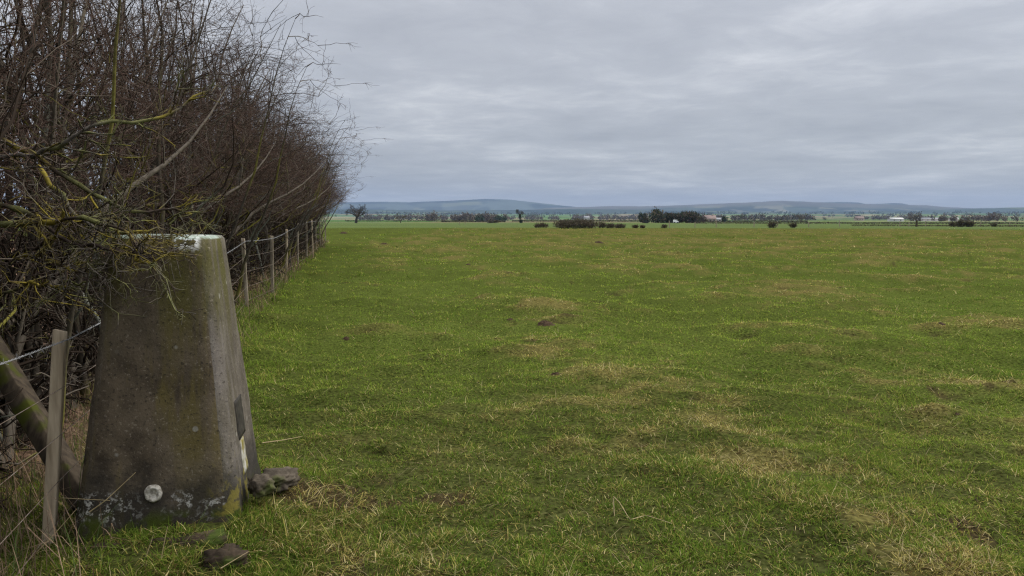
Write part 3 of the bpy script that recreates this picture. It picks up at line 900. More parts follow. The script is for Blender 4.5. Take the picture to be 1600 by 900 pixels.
def fence():
    e_ = empty('wire_fence', (0, 0, 0), 'wire stock fence of slim timber stakes running along the hedge foot', 'fence')
    # near stake
    p0 = at(73, 866, 3.0); p1 = at(94, 515, 3.06)
    p0.z = min(p0.z, gz(p0.x, p0.y) - .1)
    o = stake('post', p0, p1, .046, M_postpale, e_, 1, .035)
    o['label'] = 'near leaning sawn timber stake'
    tops = [p1]
    spec = [(380, 389, 500), (422.6, 368, 465), (447.8, 358, 434), (464, 348.5, 420), (478.6, 341.5, 407), (486, 338, 400), (493, 335, 390), (498.5, 332, 384), (503, 330, 380), (507, 328, 376)]
    ys = [10.5, 13.5, 18.0, 20.8, 25.0, 28.0, 31, 34, 36.5, 39]
    feet = [Vector((p0.x, p0.y, gz(p0.x, p0.y)))]
    for k, ((px, rt, rb), y) in enumerate(zip(spec, ys)):
        t = at(px, rt, y)
        z = gz(t.x, y)
        if k % 2: t.x += .02
        b = Vector((t.x - random.uniform(-.03, .03), y, z - .1))
        t.z = min(max(t.z, z + .95), z + 1.25)
        stake('post', b, t, random.uniform(.045, .060), M_postpale if k in (2, 5) else M_post, e_, k * 3.7)
        tops.append(t); feet.append(Vector((t.x, y, z)))
    # a stake before the frame to carry the wire on towards the camera
    tb = Vector((-1.42, 1.25, gz(-1.42, 1.25) - .1)); tt = Vector((-1.40, 1.27, .98))
    tops.insert(0, tt); feet.insert(0, Vector((tb.x, tb.y, gz(tb.x, tb.y))))
    stake('post', tb, tt, .06, M_post, e_, 77)
    # strands
    frac = [.955, .74, .52, .30, .10]
    for s, f in enumerate(frac):
        pts = []; rad = []
        for k in range(len(tops) - 1):
            a = feet[k].lerp(tops[k], f); b = feet[k + 1].lerp(tops[k + 1], f)
            off = Vector((.034, .008, 0))
            m_ = 40 if k < 2 else 10
            for q in range(m_):
                t = q / m_
                p = a.lerp(b, t) + off
                p.z -= .012 * 4 * t * (1 - t) * (b - a).length / 4
                pts.append(p)
        tb_ = Tub()
        P = np.array([tuple(p) for p in pts])
        yv = P[:, 1]
        if s == 0:
            # two twisted strands with barbs
            ph = np.cumsum(np.concatenate([[0], np.linalg.norm(np.diff(P, axis=0), axis=1)]))
            fine = np.linspace(0, ph[-1], 2600)
            Pf = np.stack([np.interp(fine, ph, P[:, i]) for i in range(3)], -1)
            for sg in (0, math.pi):
                Q_ = Pf + .0024 * np.stack([np.cos(fine * 110 + sg), 0 * fine, np.sin(fine * 110 + sg)], -1)
                tb_.add(Q_, .0016 + .00008 * Pf[:, 1], (.3, .3, .3), 4)
            for d_ in np.arange(.1, 16, .11):
                c = np.array([np.interp(d_, ph, P[:, i]) for i in range(3)])
                for a_ in range(4):
                    th = random.uniform(0, 6.28); v = np.array([math.cos(th), random.uniform(-.3, .3), math.sin(th)])
                    tb_.add(np.stack([c - v * .004, c + v * .016]), np.array([.0014, .0008]), (.3, .3, .3), 3)
            tb_.build('barbed_wire', M_wire, e_)
        else:
            tb_.add(P, .0014 + .00010 * yv, (.3, .3, .3), 4)
            tb_.build('wire', M_wirerust, e_)
    # mossy diagonal strut behind the near stake
    b = at(118, 760, 3.42); t = at(-12, 545, 3.75)
    t2 = b + (t - b) * 1.25
    o = stake('strut', b - (t - b) * .12, t2, .085, M_strut, e_, 9, .11)
    o['label'] = 'dark mossy diagonal timber strut'
fence()

# lichened boughs reaching over the pillar top
def bough(pts, r0, seed, k=18):
    """hand laid branch (pixel,row,depth) with side twigs"""
    r = np.random.default_rng(seed)
    K = np.array([tuple(at(*p)) for p in pts]); s = np.linspace(0, 1, len(K)); t = np.linspace(0, 1, k)
    P = np.stack([np.interp(t, s, K[:, i]) for i in range(3)], -1)
    P[1:-1] = P[1:-1] + r.normal(0, .008, (k - 2, 3))
    return P, r0 * np.linspace(1, .35, k)
def boughs():
    inv = np.zeros(3)
    data = [
        ([(-80, 262, 3.5), (20, 243, 3.3), (90, 232, 3.2), (150, 195, 3.2), (245, 185, 3.3), (330, 140, 3.5)], .012),
        ([(-60, 300, 3.3), (40, 330, 3.1), (120, 385, 2.95), (200, 392, 2.85), (240, 415, 2.78)], .010),
        ([(20, 400, 3.4), (90, 372, 3.1), (160, 385, 2.95), (215, 402, 2.85)], .009),
        ([(60, 260, 3.5), (110, 330, 3.2), (150, 362, 3.0), (235, 358, 2.9), (268, 350, 2.9)], .008),
        ([(-60, 420, 3.3), (40, 400, 3.1), (110, 420, 3.0), (165, 425, 2.95)], .008),
        ([(-40, 350, 3.2), (60, 352, 3.0), (130, 340, 2.9), (200, 370, 2.85), (225, 405, 2.80)], .009),
        ([(-60, 200, 3.4), (60, 240, 3.3), (130, 300, 3.2), (200, 330, 3.1), (300, 335, 3.2)], .012),
        ([(-30, 480, 3.6), (40, 440, 3.3), (100, 450, 3.2), (140, 440, 3.1)], .008),
    ]
    tb = Tub(); rr = np.random.default_rng(5)
    for s, (pts, r0) in enumerate(data):
        P, R = bough(pts, r0, 50 + s)
        P = P - inv
        levels = [(P[None], R[None])]
        P1, R1 = grow(P[None], R[None], 20, (.12, .42), 6, .5, .0030, (.5, 1.2), .25, .02, rr, .2, .4); levels.append((P1, R1))
        P2, R2 = grow(P1, R1, 4, (.06, .22), 5, .6, .0020, (.5, 1.2), .28, .02, rr); levels.append((P2, R2))
        P3, R3 = grow(P2, R2, 2, (.03, .10), 3, .7, .0014, (.5, 1.2), .2, .0, rr); levels.append((P3, R3))
        for li, (p_, r_) in enumerate(levels):
            n, k, _ = p_.shape
            nz = fbm(p_[..., 0] * 22 + s, p_[..., 2] * 22 + p_[..., 1] * 9, 7 + s, 2)
            f = sstep(.50, .58, nz)[..., None] * (.95 if li < 2 else .55)
            g = rr.random((n, 1, 1))
            base = np.where(g > .6, np.array([.115, .10, .083]), np.array([.05, .038, .030]))
            lc = np.where(fbm(p_[..., 0] * 5, p_[..., 2] * 5, 3, 2)[..., None] > .56, np.array([.20, .16, .03]), np.array([.13, .13, .05]))
            c = base * (1 - f) + lc * f
            swell = 1 + f[..., 0] * (.9 if li < 2 else .5) * rr.random((n, 1))
            tb.add(p_, r_ * swell, c, 5 if li == 0 else 3)
    o = tb.build('bough', M_bark, None)
    # these boughs grow from the shrub that stands beside the pillar
    sh = min((q for q in COL.objects if q.name.startswith('hawthorn_shrub')), key=lambda q: abs(q.location.y - 3.3))
    o.parent = sh
    o.matrix_parent_inverse = Matrix.LocRotScale(sh.location, sh.rotation_euler, sh.scale).inverted()
    o['label'] = 'lichen crusted boughs spreading over the pillar top'
    sh['label'] = 'yellow lichened hawthorn shrub whose boughs spread over the concrete pillar top'
    del sh['group']
boughs()

# ------------------------------------------------------------------ loose stalks
def stalk(pts, r, label):
    tb = Tub(); P = np.array([tuple(p) for p in pts]); s = np.linspace(0, 1, len(P)); t = np.linspace(0, 1, 24)
    Q_ = np.stack([np.interp(t, s, P[:, i]) for i in range(3)], -1)
    c = Q_[0].copy()
    tb.add(Q_ - c, np.linspace(r, r * .5, 24), (.4, .3, .2), 4)
    o = tb.build('dry_stalk', M_stalk, None); o.location = c
    tag(o, label, 'stalk')
def on(px, row, h=.0, y0=None):
    # point on the ground seen at this pixel, raised by h
    y = CAM_H * F / (row - HZ)
    for _ in range(6):
        p = at(px, row, y); g = gz(p.x, p.y) + h
        y = y * (CAM_H - g) / max(CAM_H - p.z, .05)
    p = at(px, row, y); return p
stalk([on(960, 806, .02), on(958, 775, .10), on(968, 785, .09), on(984, 812, .03), on(1010, 805, .03), on(1050, 818, .02)], .0022, 'bent straw coloured stalk lying on open grass in the foreground')
stalk([at(140, 800, 2.68), at(165, 782, 2.66), at(212, 738, 2.68)], .0022, 'thin dry stalk slanting across the foot of the pillar')
stalk([at(95, 778, 3.0), at(130, 780, 2.8), at(172, 782, 2.7)], .0018, 'thin pale stem stretching from the near stake to the pillar')
stalk([at(40, 880, 2.75), at(80, 840, 2.8), at(120, 795, 2.85)], .002, 'slim straw leaning beside the foot of the near stake')
stalk([at(410, 692, 3.3), at(440, 688, 3.35), at(472, 682, 3.4)], .0024, 'pale broken stick on the turf right of the pillar')
stalk([at(228, 870, 2.55), at(240, 835, 2.55)], .0016, 'upright dry stem in front of the round plug')
stalk([at(252, 872, 2.52), at(258, 840, 2.52), at(262, 822, 2.52)], .0016, 'tallest upright dry stem in front of the pillar foot')
stalk([at(345, 888, 2.45), at(388, 862, 2.5)], .002, 'straw lying over the brown stone at the pillar foot')

# ------------------------------------------------------------------ mole hills
def molehill(px, row, wpx, label, seed):
    p = on(px, row); d = p.y
    rad = wpx / F * d / 2
    r = np.random.default_rng(seed)
    n = 34; k = 12; V = []
    for a in range(k + 1):
        t = a / k
        for q in range(n):
            th = 2 * math.pi * q / n
            rr = rad * t * (1 + .22 * mnoise.noise(Vector((math.cos(th) * 1.5, math.sin(th) * 1.5, seed))))
            x, y = rr * math.cos(th), rr * math.sin(th) * .9
            z = rad * .30 * (1 - t * t) ** 1.2 + rad * .16 * mnoise.noise(Vector((x / rad * 5, y / rad * 5, seed))) * (1 - t ** 4) - .02 * t
            V.append((x, y, z))
    Q = [(a * n + q, (a + 1) * n + q, (a + 1) * n + (q + 1) % n, a * n + (q + 1) % n) for a in range(k) for q in range(n)]
    o = mesh_np('molehill', np.array(V), [np.array(Q)], M_soil, None, None, False)
    o.location = (p.x, p.y, gz(p.x, p.y) - .005)
    tag(o, label, 'molehill', 'molehills scattered in the pasture')
for a in [(537, 364, 14, 'small dark molehill close to the far end of the hedge', 1),
          (600, 381, 16, 'molehill in green grass just right of the fence line', 2),
          (541, 532, 20, 'flat brown molehill nearest to the pillar', 3),
          (797, 499, 18, 'little molehill in mid field below the dark thicket', 4),
          (851, 512, 36, 'wide dark molehill capped with straw in mid field', 5),
          (870, 585, 30, 'dark molehill in the centre of the foreground grass', 6),
          (1470, 506, 18, 'molehill at the right among pale straw streaks', 8),
          (1495, 650, 22, 'dark scrape of soil far right in the foreground', 9),
          (1525, 782, 30, 'brown crumbly molehill in the near right corner', 10),
          (732, 415, 18, 'low earthy hump in the far part of the green field', 12),
          (935, 380, 18, 'faint molehill in yellow grass in front of the thicket', 13)]:
    molehill(*a)

# ------------------------------------------------------------------ bushes, trees and copses in the distance
def leafcloud(lumps, n, size, cols, r, thin=.35):
    """lumps: (x,y,z,rx,ry,rz). n slim triangles spread through them"""
    lumps = np.array(lumps, float); vol = lumps[:, 3] * lumps[:, 4] * lumps[:, 5]
    i = r.choice(len(lumps), n, p=vol / vol.sum())
    v = unit(r.normal(0, 1, (n, 3))) * (r.random((n, 1)) ** (1 / 2.2)) * (1 + .10 * r.normal(0, 1, (n, 1)))
    c = lumps[i, :3] + v * lumps[i, 3:]
    c[:, 2] = np.maximum(c[:, 2], .02)
    a = unit(r.normal(0, 1, (n, 3)) + v * .6 + np.array([0, 0, .5])); b = unit(np.cross(a, r.normal(0, 1, (n, 3))))
    s = size * r.uniform(.6, 1.5, (n, 1))
    V = np.stack([c - b * s * thin * .5, c + b * s * thin * .5, c + a * s], 1).reshape(-1, 3)
    cols = np.array(cols); C = cols[r.integers(0, len(cols), n)] * r.uniform(.7, 1.3, (n, 1))
    return V, np.arange(n * 3).reshape(-1, 3), np.repeat(C, 3, axis=0)

DARK = [(.065, .055, .040), (.100, .078, .055), (.058, .062, .032), (.115, .092, .068)]
BROWN = [(.085, .065, .045), (.065, .050, .036), (.10, .08, .055), (.05, .045, .025)]
EVER = [(.022, .034, .020), (.032, .046, .026), (.040, .052, .03)]
BARE = [(.100, .084, .070), (.125, .105, .088), (.085, .070, .060)]

def place(px, d):
    x = (px - 800) / F * d; return x, d, gz(x, d)

def bush(px, d, wpx, hpx, label, cols=DARK, seed=0, n=2600, lumpn=5, group=None, name='bush', cat='bush', stem=True, size=None):
    x, y, z = place(px, d); r = np.random.default_rng(seed)
    W, H = wpx / F * d, hpx / F * d
    e_ = empty(name, (x, y, z), label, cat, group)
    L = []
    for k in range(lumpn):
        lx = (k + .5) / lumpn * 2 - 1 if lumpn > 1 else 0
        hh = H * r.uniform(.38, .5) * (1 - .25 * lx * lx)
        L.append((lx * W * .36, r.uniform(-.2, .2) * W * .3, hh * 1.05, W * .55 / max(lumpn, 1) + W * .08, W * .22 + .2, hh))
    V, T, C = leafcloud(L, int(n * .45), size or max(.16, H * .14), cols, r, .3)
    mesh_np('crown', V, [T], M_leaf, e_, C)
    if stem:
        ns = max(8, lumpn * 7); px1 = d / 770.0          # about one picture pixel there
        p0 = np.stack([r.uniform(-.34, .34, ns) * W, r.uniform(-.1, .1, ns) * W, np.full(ns, -.1)], -1)
        d0 = unit(np.stack([r.normal(0, .45, ns) + p0[:, 0] / W * 1.2, r.normal(0, .4, ns), np.ones(ns)], -1))
        P = walk(p0, d0, H * r.uniform(.7, 1.12, ns), 7, .16, .05, r)
        R = np.repeat(np.linspace(.22, .08, 7)[None] * px1, ns, 0)
        t = Tub(); t.add(P, R, np.array(cols[0]) * 1.1, 4); t.build('trunk', M_bark, e_)
        P1, R1 = grow(P, R, 8, (H * .2, H * .45), 5, .7, .08 * px1, (.3, 1.0), .2, .05, r, .25)
        P2, R2 = grow(P1, R1, 5, (H * .08, H * .25), 4, .8, .07 * px1, (.3, 1.0), .2, .05, r, .2)
        t = Tub()
        for p_, r_ in ((P1, R1), (P2, R2)):
            t.add(p_, r_, np.array(cols)[r.integers(0, len(cols), len(p_))][:, None] * r.uniform(.7, 1.5, (len(p_), 1, 1)), 3)
        t.build('twigs', M_twig, e_)
    return e_

def bare_tree(px, d, wpx, hpx, label, seed, lean=0.0, flat=1.0, trunk=.28, cols=(.075, .062, .052), group=None, ivy=0, name='bare_tree', thick=1.0, nl=(7, 8, 8)):
    x, y, z = place(px, d); r = np.random.default_rng(seed)
    W, H = wpx / F * d, hpx / F * d
    e_ = empty(name, (x, y, z), label, 'tree', group)
    th = H * trunk; R = H * .035 * thick
    P0 = walk(np.array([[0, 0, -.3]]), unit(np.array([[lean, 0, 1.]])), np.array([th + .3]), 6, .06, 0, r)
    R0 = np.linspace(R * 1.25, R * .85, 6)[None]
    t = Tub(); t.add(P0, R0, np.array(cols) * .7, 7); t.build('trunk', M_bark, e_)
    tip = P0[0, -1]
    n1 = nl[0]
    a = r.uniform(0, 6.28, n1); el = r.uniform(.25, 1.25, n1)
    d0 = np.stack([np.cos(a) * np.cos(el), np.sin(a) * np.cos(el) * .8, np.sin(el) * flat], -1)
    Ls = np.sqrt((W * .5 * np.cos(el)) ** 2 + ((H - th) * .85 * np.sin(el)) ** 2)
    P1 = walk(np.repeat(tip[None], n1, 0), unit(d0), Ls, 8, .16, .0, r); R1 = np.repeat(np.linspace(R * .6, R * .15, 8)[None], n1, 0)
    P2, R2 = grow(P1, R1, nl[1], (H * .18, H * .36), 6, .5, .045, (.4, 1.0), .2, .05, r, .3)
    P3, R3 = grow(P2, R2, nl[2], (H * .08, H * .20), 5, .55, .026, (.4, 1.0), .22, .05, r, .2)
    P4, R4 = grow(P3, R3, 4, (H * .04, H * .10), 4, .6, .018, (.4, 1.0), .22, .05, r, .2)
    c = Tub()
    for p_, r_ in ((P1, R1), (P2, R2), (P3, R3), (P4, R4)):
        k = p_[:, -1, 2] < H * 1.03
        p_, r_ = p_[k], r_[k]
        c.add(p_, r_, np.array(cols) * r.uniform(.75, 1.25, (len(p_), 1, 1)), 3)
    c.build('crown', M_twig, e_)
    if ivy:
        V, T, C = leafcloud([(0, 0, H * .12, R * 3.4, R * 3.4, H * .13), (lean * th, 0, th * .8, R * 2.2, R * 2.2, th * .35)], 900, .35, EVER, r, .6)
        mesh_np('ivy', V, [T], M_leaf, e_, C)
    return e_

bare_tree(557, 420, 42, 32, 'bare spreading tree with leaning flat crown beyond the hedge end', 3, .12, .75, .30, thick=1.7, nl=(9, 9, 8))
bare_tree(627, 430, 24, 19, 'smaller pale bare tree standing alone in the far green field', 8, 0, .9, .2, (.10, .09, .07), nl=(8, 7, 6))
bare_tree(814, 410, 12, 21, 'thin ivy stemmed tree with small flat top left of the thicket', 15, -.10, .7, .62, (.05, .045, .035), ivy=1, thick=1.1, nl=(7, 7, 6))
bare_tree(1249, 560, 14, 13, 'tall pale bare tree behind the far hedge line', 19, 0, 1.2, .2, (.12, .105, .085))
bush(900, 101, 80, 15.5, 'long dark bramble thicket on the field edge', DARK, 21, 11000, 9, name='thicket', cat='thicket', size=.20)
bush(845, 118, 24, 8, 'low pale brown scrub left of the dark thicket', BROWN, 22, 2200, 4)
bush(941, 112, 13, 11, 'round dark thorn bush touching the right end of the thicket', BROWN[:2] + DARK, 23, 1800, 2)
bush(954, 108, 13, 9, 'dark round thorn bush second right of the thicket', DARK, 24, 1800, 2)
bush(969, 110, 14, 9, 'wider dark thorn bush third right of the thicket', DARK, 25, 1800, 3)
bush(992, 112, 8, 6, 'little bush left of a pair in front of the evergreen trees', BROWN, 26, 900, 2)
bush(1003, 112, 7, 5, 'smallest bush right of a pair in front of the evergreen trees', BROWN, 27, 800, 2)
bush(1037, 112, 8, 6.5, 'single small dark bush in front of the dark copse', DARK, 28, 900, 2)
bush(1205, 120, 15, 11, 'ragged thorn bush, larger of a pair on the right field edge', DARK + BROWN, 29, 1700, 3)
bush(1238, 122, 10, 9, 'ragged thorn bush, smaller of a pair on the right field edge', BROWN + DARK, 30, 1300, 2)
bush(1486, 150, 11, 9, 'lowest brown bush of three far right', BROWN, 31, 1500, 2, group='three bushes far right')
bush(1498, 148, 14, 12.5, 'tall dark middle bush of three far right', DARK, 32, 2000, 3, group='three bushes far right')
bush(1511, 148, 15, 11.5, 'dark right hand bush of three far right', DARK, 33, 2000, 3, group='three bushes far right')
bush(1551, 155, 7, 8, 'lone small dark bush nearest the right edge', DARK, 34, 900, 1)
bush(770, 400, 20, 5, 'low brown scrub in the distant left field', BROWN, 35, 600, 4, size=.8)
bush(1004, 520, 14, 16, 'dark evergreen clump left of the copse', EVER, 41, 2200, 3, name='evergreen_tree', cat='tree', size=1.0)
bush(1130, 600, 8, 10, 'dark rounded evergreen beside the distant house', EVER, 42, 900, 1, name='evergreen_tree', cat='tree', size=.9)
bush(1008, 400, 11, 10, 'dark bushy tree at the left foot of the copse', EVER + DARK, 43, 1500, 2, name='evergreen_tree', cat='tree', size=.8)

def wood(name, px0, px1, d, h, ntree, label, cols, seed, depth=40, lump=26, tsize=2.0, jit=.35, obj_kind='stuff'):
    r = np.random.default_rng(seed)
    VV, TT, CC = [], [], []; n0 = 0
    px = np.sort(r.uniform(px0, px1, ntree))
    for q in px:
        dd = d + r.uniform(0, depth); x, y, z = place(q, dd)
        nz_ = float(fbm(np.array([q / 17.0]), np.array([0.0]), seed, 3)[0])
        if obj_kind == 'stuff' and name == 'woodland' and nz_ < .40: continue
        hh = h * r.uniform(1 - jit, 1 + jit) * (.35 + 1.3 * nz_); w_ = hh * r.uniform(.32, .6)
        V, T, C = leafcloud([(0, 0, hh * .6, w_, w_, hh * .42), (r.normal(0, w_ * .5), 0, hh * .35, w_ * .8, w_ * .8, hh * .35)], lump, tsize, cols, r, .7)
        V = V + np.array([x, y, z])
        C = C * r.uniform(.7, 1.3)
        VV.append(V); TT.append(T + n0); CC.append(C); n0 += len(V)
    o = mesh_np(name, np.concatenate(VV), [np.concatenate(TT)], M_leaf, None, np.concatenate(CC))
    tag(o, label, 'wood', kind=obj_kind)
wood('copse', 1022, 1086, 430, 6.2, 60, 'dense dark copse in the middle distance', EVER + DARK + [(.05, .042, .034)], 51, 25, 150, 1.1, .22)
wood('copse', 1080, 1098, 470, 4.5, 14, 'thin bare right hand edge of the copse', BARE, 52, 20, 110, 1.0, .3)
wood('woodland', 655, 790, 1000, 8, 130, 'grey bare wood across the left valley fields', BARE, 53, 120, 46, 2.2)
wood('woodland', 560, 720, 1700, 9, 120, 'distant bluish wood beyond the two lone trees', BARE, 54, 200, 34, 2.8)
wood('woodland', 735, 790, 900, 6, 40, 'dark conifer strip in the left valley', EVER, 55, 60, 46, 1.8)
wood('woodland', 790, 1010, 1900, 10, 170, 'distant dark wood behind the thicket', BARE, 56, 300, 32, 3.0)
wood('woodland', 1095, 1290, 1300, 8, 150, 'bare roadside wood behind the distant house', BARE + EVER[:1], 57, 200, 36, 2.4)
wood('woodland', 1290, 1460, 1900, 9, 130, 'hazy wood behind the white sheds', BARE, 58, 300, 32, 3.0)
wood('woodland', 1405, 1435, 800, 7.5, 22, 'thin bare trees beside the white sheds', BARE, 59, 60, 50, 1.6)
wood('woodland', 1455, 1620, 900, 6.5, 70, 'thin bare trees behind the three right hand bushes', BARE, 60, 80, 46, 1.7)
wood('woodland', 480, 1700, 3600, 13, 520, 'long hazy wood belts across the valley', EVER + BARE, 61, 800, 22, 4.5)
wood('woodland', 480, 1700, 5200, 15, 560, 'farthest hazy wood belts below the hills', EVER, 62, 900, 18, 6)

def hedgerow(px0, px1, d, h, label, seed, group=None, d2=None, cols=DARK, n=2600):
    r = np.random.default_rng(seed); d2 = d2 or d
    x0, y0, z0_ = place(px0, d); x1, y1, z1_ = place(px1, d2)
    L = math.hypot(x1 - x0, y1 - y0)
    t = r.random(n); x = x0 + (x1 - x0) * t; y = y0 + (y1 - y0) * t + r.normal(0, .4, n)
    zg = ground_z(x, y); hh = h * (.65 + .6 * fbm(t * L / 14, t * 0, seed, 3))
    c = np.stack([x, y, zg + hh * r.random(n) ** .8], -1)
    a = unit(r.normal(0, 1, (n, 3)) + np.array([0, 0, .6])); b = unit(np.cross(a, r.normal(0, 1, (n, 3))))
    s = max(h * .5, L / n * 3.0) * r.uniform(.6, 1.4, (n, 1)); s = np.minimum(s, h * .9)
    V = np.stack([c - b * s * .4, c + b * s * .4, c + a * s * .6], 1).reshape(-1, 3)
    C = np.repeat(np.array(cols)[r.integers(0, len(cols), n)], 3, axis=0)
    o = mesh_np('hedgerow', V, [np.arange(n * 3).reshape(-1, 3)], M_leaf, None, C)
    tag(o, label, 'hedge', group)
hedgerow(1085, 1640, 330, .75, 'dark straight hedge across the far edge of the right hand meadow', 71, n=9000)
hedgerow(1330, 1640, 170, .35, 'low ragged hedge line running to the three right hand bushes', 72, d2=150, n=4000, cols=BROWN + DARK)
hedgerow(690, 790, 560, 1.2, 'short dark hedge across the left valley field', 73)
hedgerow(800, 1000, 700, 1.5, 'dark hedge line behind the long thicket', 74, n=4000)
hedgerow(540, 700, 760, 1.6, 'far hedge crossing behind the lone spreading tree', 75, n=1500, cols=BROWN)
hedgerow(1090, 1260, 620, 1.3, 'far hedge under the distant house', 76, n=4000)

# ------------------------------------------------------------------ far buildings and van
def gable(name, px, d, w_, dp, hw, hr, label, wall, roof, wins=3, rz=0.0, chim=True, cat='house', z_off=0):
    x, y, z = place(px, d); z += z_off
    e_ = empty(name, (x, y, z), label, cat, rz=rz)
    V = [(-w_ / 2, -dp / 2, -1), (w_ / 2, -dp / 2, -1), (w_ / 2, dp / 2, -1), (-w_ / 2, dp / 2, -1), (-w_ / 2, -dp / 2, hw), (w_ / 2, -dp / 2, hw), (w_ / 2, dp / 2, hw), (-w_ / 2, dp / 2, hw), (-w_ / 2, 0, hw + hr), (w_ / 2, 0, hw + hr)]
    mesh_np('wall', np.array(V), [np.array([(0, 1, 5, 4), (1, 2, 6, 5), (2, 3, 7, 6), (3, 0, 4, 7)]), np.array([(4, 7, 8), (5, 9, 6)])], wall, e_)
    o_ = .35; t = .18
    rf = []
    for s in (-1, 1):
        k = hr / (dp / 2)
        rf += [(-w_ / 2 - o_, s * (dp / 2 + o_), hw - o_ * k + .03), (w_ / 2 + o_, s * (dp / 2 + o_), hw - o_ * k + .03), (w_ / 2 + o_, 0, hw + hr + .03), (-w_ / 2 - o_, 0, hw + hr + .03)]
    rv = np.array(rf + [(a, b, c + t) for a, b, c in rf])
    q = []
    for s in (0, 4):
        q += [(s, s + 1, s + 2, s + 3), (s + 8, s + 9, s + 10, s + 11)]
        for a in range(4): q.append((s + a, s + (a + 1) % 4, s + 8 + (a + 1) % 4, s + 8 + a))
    r_ = mesh_np('roof', rv, [np.array(q)], roof, e_)
    def box(nm, c, h, mat, par):
        v = [(c[0] + sx * h[0], c[1] + sy * h[1], c[2] + sz * h[2]) for sz in (-1, 1) for sx, sy in ((-1, -1), (1, -1), (1, 1), (-1, 1))]
        return mesh_np(nm, np.array(v), [np.array([(3, 2, 1, 0), (4, 5, 6, 7), (0, 1, 5, 4), (1, 2, 6, 5), (2, 3, 7, 6), (3, 0, 4, 7)])], mat, par)
    if chim: box('chimney', (w_ * .3, 0, hw + hr + .5), (.4, .4, .8), wall, r_)
    for i in range(wins):
        box('window', (-w_ / 2 + w_ * (i + .5) / wins, -dp / 2 - .01, hw * .55), (min(.6, w_ / wins * .25), .05, hw * .2), M_dark, e_)
    return e_
gable('farmhouse', 1107, 700, 10.5, 7, 2.6, 3.2, 'tan farmhouse with pitched roof right of the copse', M_pinkwall, M_roof, 3)
gable('outbuilding', 1119, 705, 8, 5, 2.2, 1.3, 'low pale outbuilding attached right of the farmhouse', M_whitewall, M_slate, 2, chim=False)
gable('shed', 1397, 900, 15, 9, 2.8, 1.5, 'long white shed, left one of the distant pair', M_whitewall, M_whitewall, 2, chim=False, cat='shed')
gable('shed', 1448, 1000, 30, 12, 3.0, 1.4, 'longest low grey roofed shed in the distance', M_whitewall, M_slate, 4, chim=False, cat='shed')
gable('shed', 1487, 980, 9, 8, 3.4, 1.8, 'small white shed behind the three right hand bushes', M_whitewall, M_whitewall, 1, chim=False, cat='shed')
gable('farmhouse', 916, 1700, 12, 8, 5.5, 3.5, 'far pale house on the slope beyond the thicket', M_whitewall, M_slate, 2)
gable('farmhouse', 1340, 1300, 14, 8, 4, 3, 'far tan house left of the white sheds', M_pinkwall, M_roof, 3)

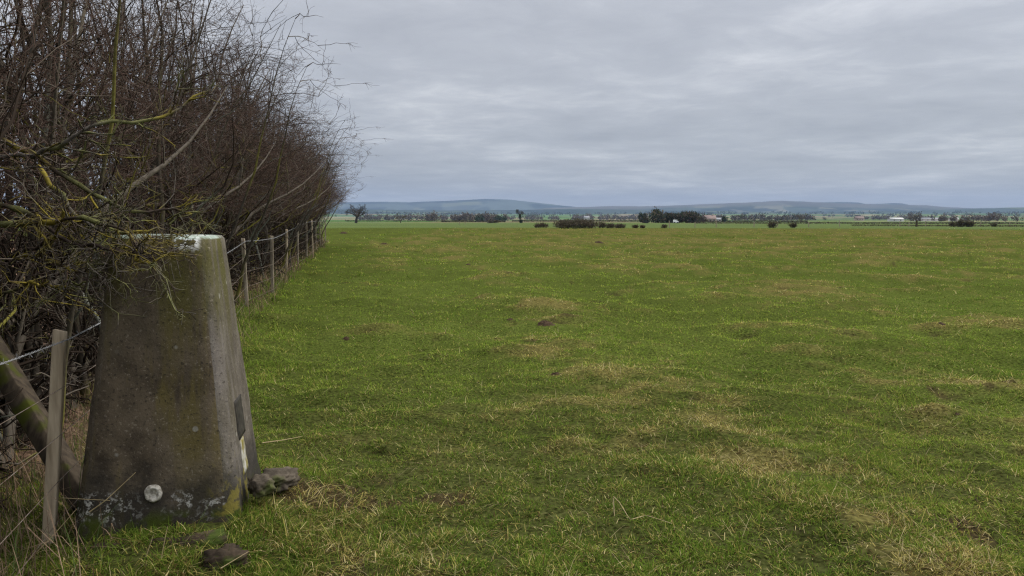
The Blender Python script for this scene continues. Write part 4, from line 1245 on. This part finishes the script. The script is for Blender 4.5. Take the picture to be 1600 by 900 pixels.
def van():
    x, y, z = place(1055, 395)
    e_ = empty('van', (x, y, z), 'white van parked in front of the dark copse', 'van')
    prof = [(-1.2, .35), (1.2, .35), (1.2, 1.05), (.85, 1.15), (.6, 1.75), (-1.1, 1.8), (-1.2, 1.6)]
    V = [(a, -.9, b) for a, b in prof] + [(a, .9, b) for a, b in prof]; n = len(prof)
    import bmesh
    bm = bmesh.new(); vs = [bm.verts.new(v) for v in V]
    bm.faces.new(vs[:n]); bm.faces.new(vs[n:][::-1])
    for i in range(n): bm.faces.new((vs[i], vs[i + n], vs[(i + 1) % n + n], vs[(i + 1) % n]))
    me = bpy.data.meshes.new('body'); bm.to_mesh(me); bm.free(); me.materials.append(M_van)
    o = bpy.data.objects.new('body', me); COL.objects.link(o); o.parent = e_
    v = [(.25, -.905, 1.2), (.75, -.905, 1.2), (.52, -.905, 1.65), (.25, -.905, 1.65)]
    v += [(a, b - .02, c) for a, b, c in v]
    mesh_np('window', np.array(v), [np.array([(4, 5, 6, 7), (0, 1, 5, 4), (1, 2, 6, 5), (2, 3, 7, 6), (3, 0, 4, 7)])], M_dark, e_)
    for sx in (-.75, .75):
        for sy in (-.85, .85):
            k = 14; a = [2 * math.pi * q / k for q in range(k)]
            w_ = [(sx + .32 * math.cos(t), sy - .1, .33 + .32 * math.sin(t)) for t in a] + [(sx + .32 * math.cos(t), sy + .1, .33 + .32 * math.sin(t)) for t in a]
            bm = bmesh.new(); vs = [bm.verts.new(q) for q in w_]; bm.faces.new(vs[:k]); bm.faces.new(vs[k:][::-1])
            for i in range(k): bm.faces.new((vs[i], vs[(i + 1) % k], vs[(i + 1) % k + k], vs[i + k]))
            me = bpy.data.meshes.new('wheel'); bm.to_mesh(me); bm.free(); me.materials.append(M_rubber)
            o = bpy.data.objects.new('wheel', me); COL.objects.link(o); o.parent = e_
van()

# field posts
def field_posts():
    first = None
    spots = [(1045, 122), (1085, 124), (1118, 128), (1177, 130), (1213, 132), (1262, 140), (1310, 150), (1404, 158), (1418, 158), (1444, 160), (1530, 158), (1575, 160), (718, 210), (727, 215)]
    for px, d in spots:
        x, y, z = place(px, d)
        if first is None:
            b = Vector((0, 0, -.1)); o = stake('fence_post', b, Vector((0, 0, 1.1)), .12, M_post, None, 3)
            first = o
        else:
            o = first.copy(); COL.objects.link(o)
        o.location = (x, y, z)
        o.scale = (1, 1, random.uniform(.75, 1.1))
        tag(o, 'slim weathered post standing along the far field boundary', 'post', 'posts along the far field boundary')
    x, y, z = place(1430, 150)
    o = stake('gate_post', Vector((0, 0, -.1)), Vector((0, 0, 1.25)), .30, M_strut, None, 5); o.location = (x, y, z)
    tag(o, 'stout dark gate post left of the three far right bushes', 'post')
field_posts()

# ------------------------------------------------------------------ render settings
scn.render.engine = 'CYCLES'
vs_ = scn.view_settings
scn.display_settings.display_device = 'sRGB'
vs_.view_transform = 'Standard'; vs_.look = 'None'; vs_.exposure = 0.82; vs_.gamma = 1.0; vs_.use_curve_mapping = False
cy = scn.cycles
cy.max_bounces = 5; cy.diffuse_bounces = 2; cy.glossy_bounces = 1; cy.transmission_bounces = 2; cy.volume_bounces = 1; cy.transparent_max_bounces = 4
cy.use_denoising = True; cy.denoiser = 'OPENIMAGEDENOISE'; cy.denoising_input_passes = 'RGB_ALBEDO_NORMAL'; cy.denoising_prefilter = 'NONE'; cy.use_adaptive_sampling = False; cy.filter_width = 1.25
cy.caustics_reflective = False; cy.caustics_refractive = False
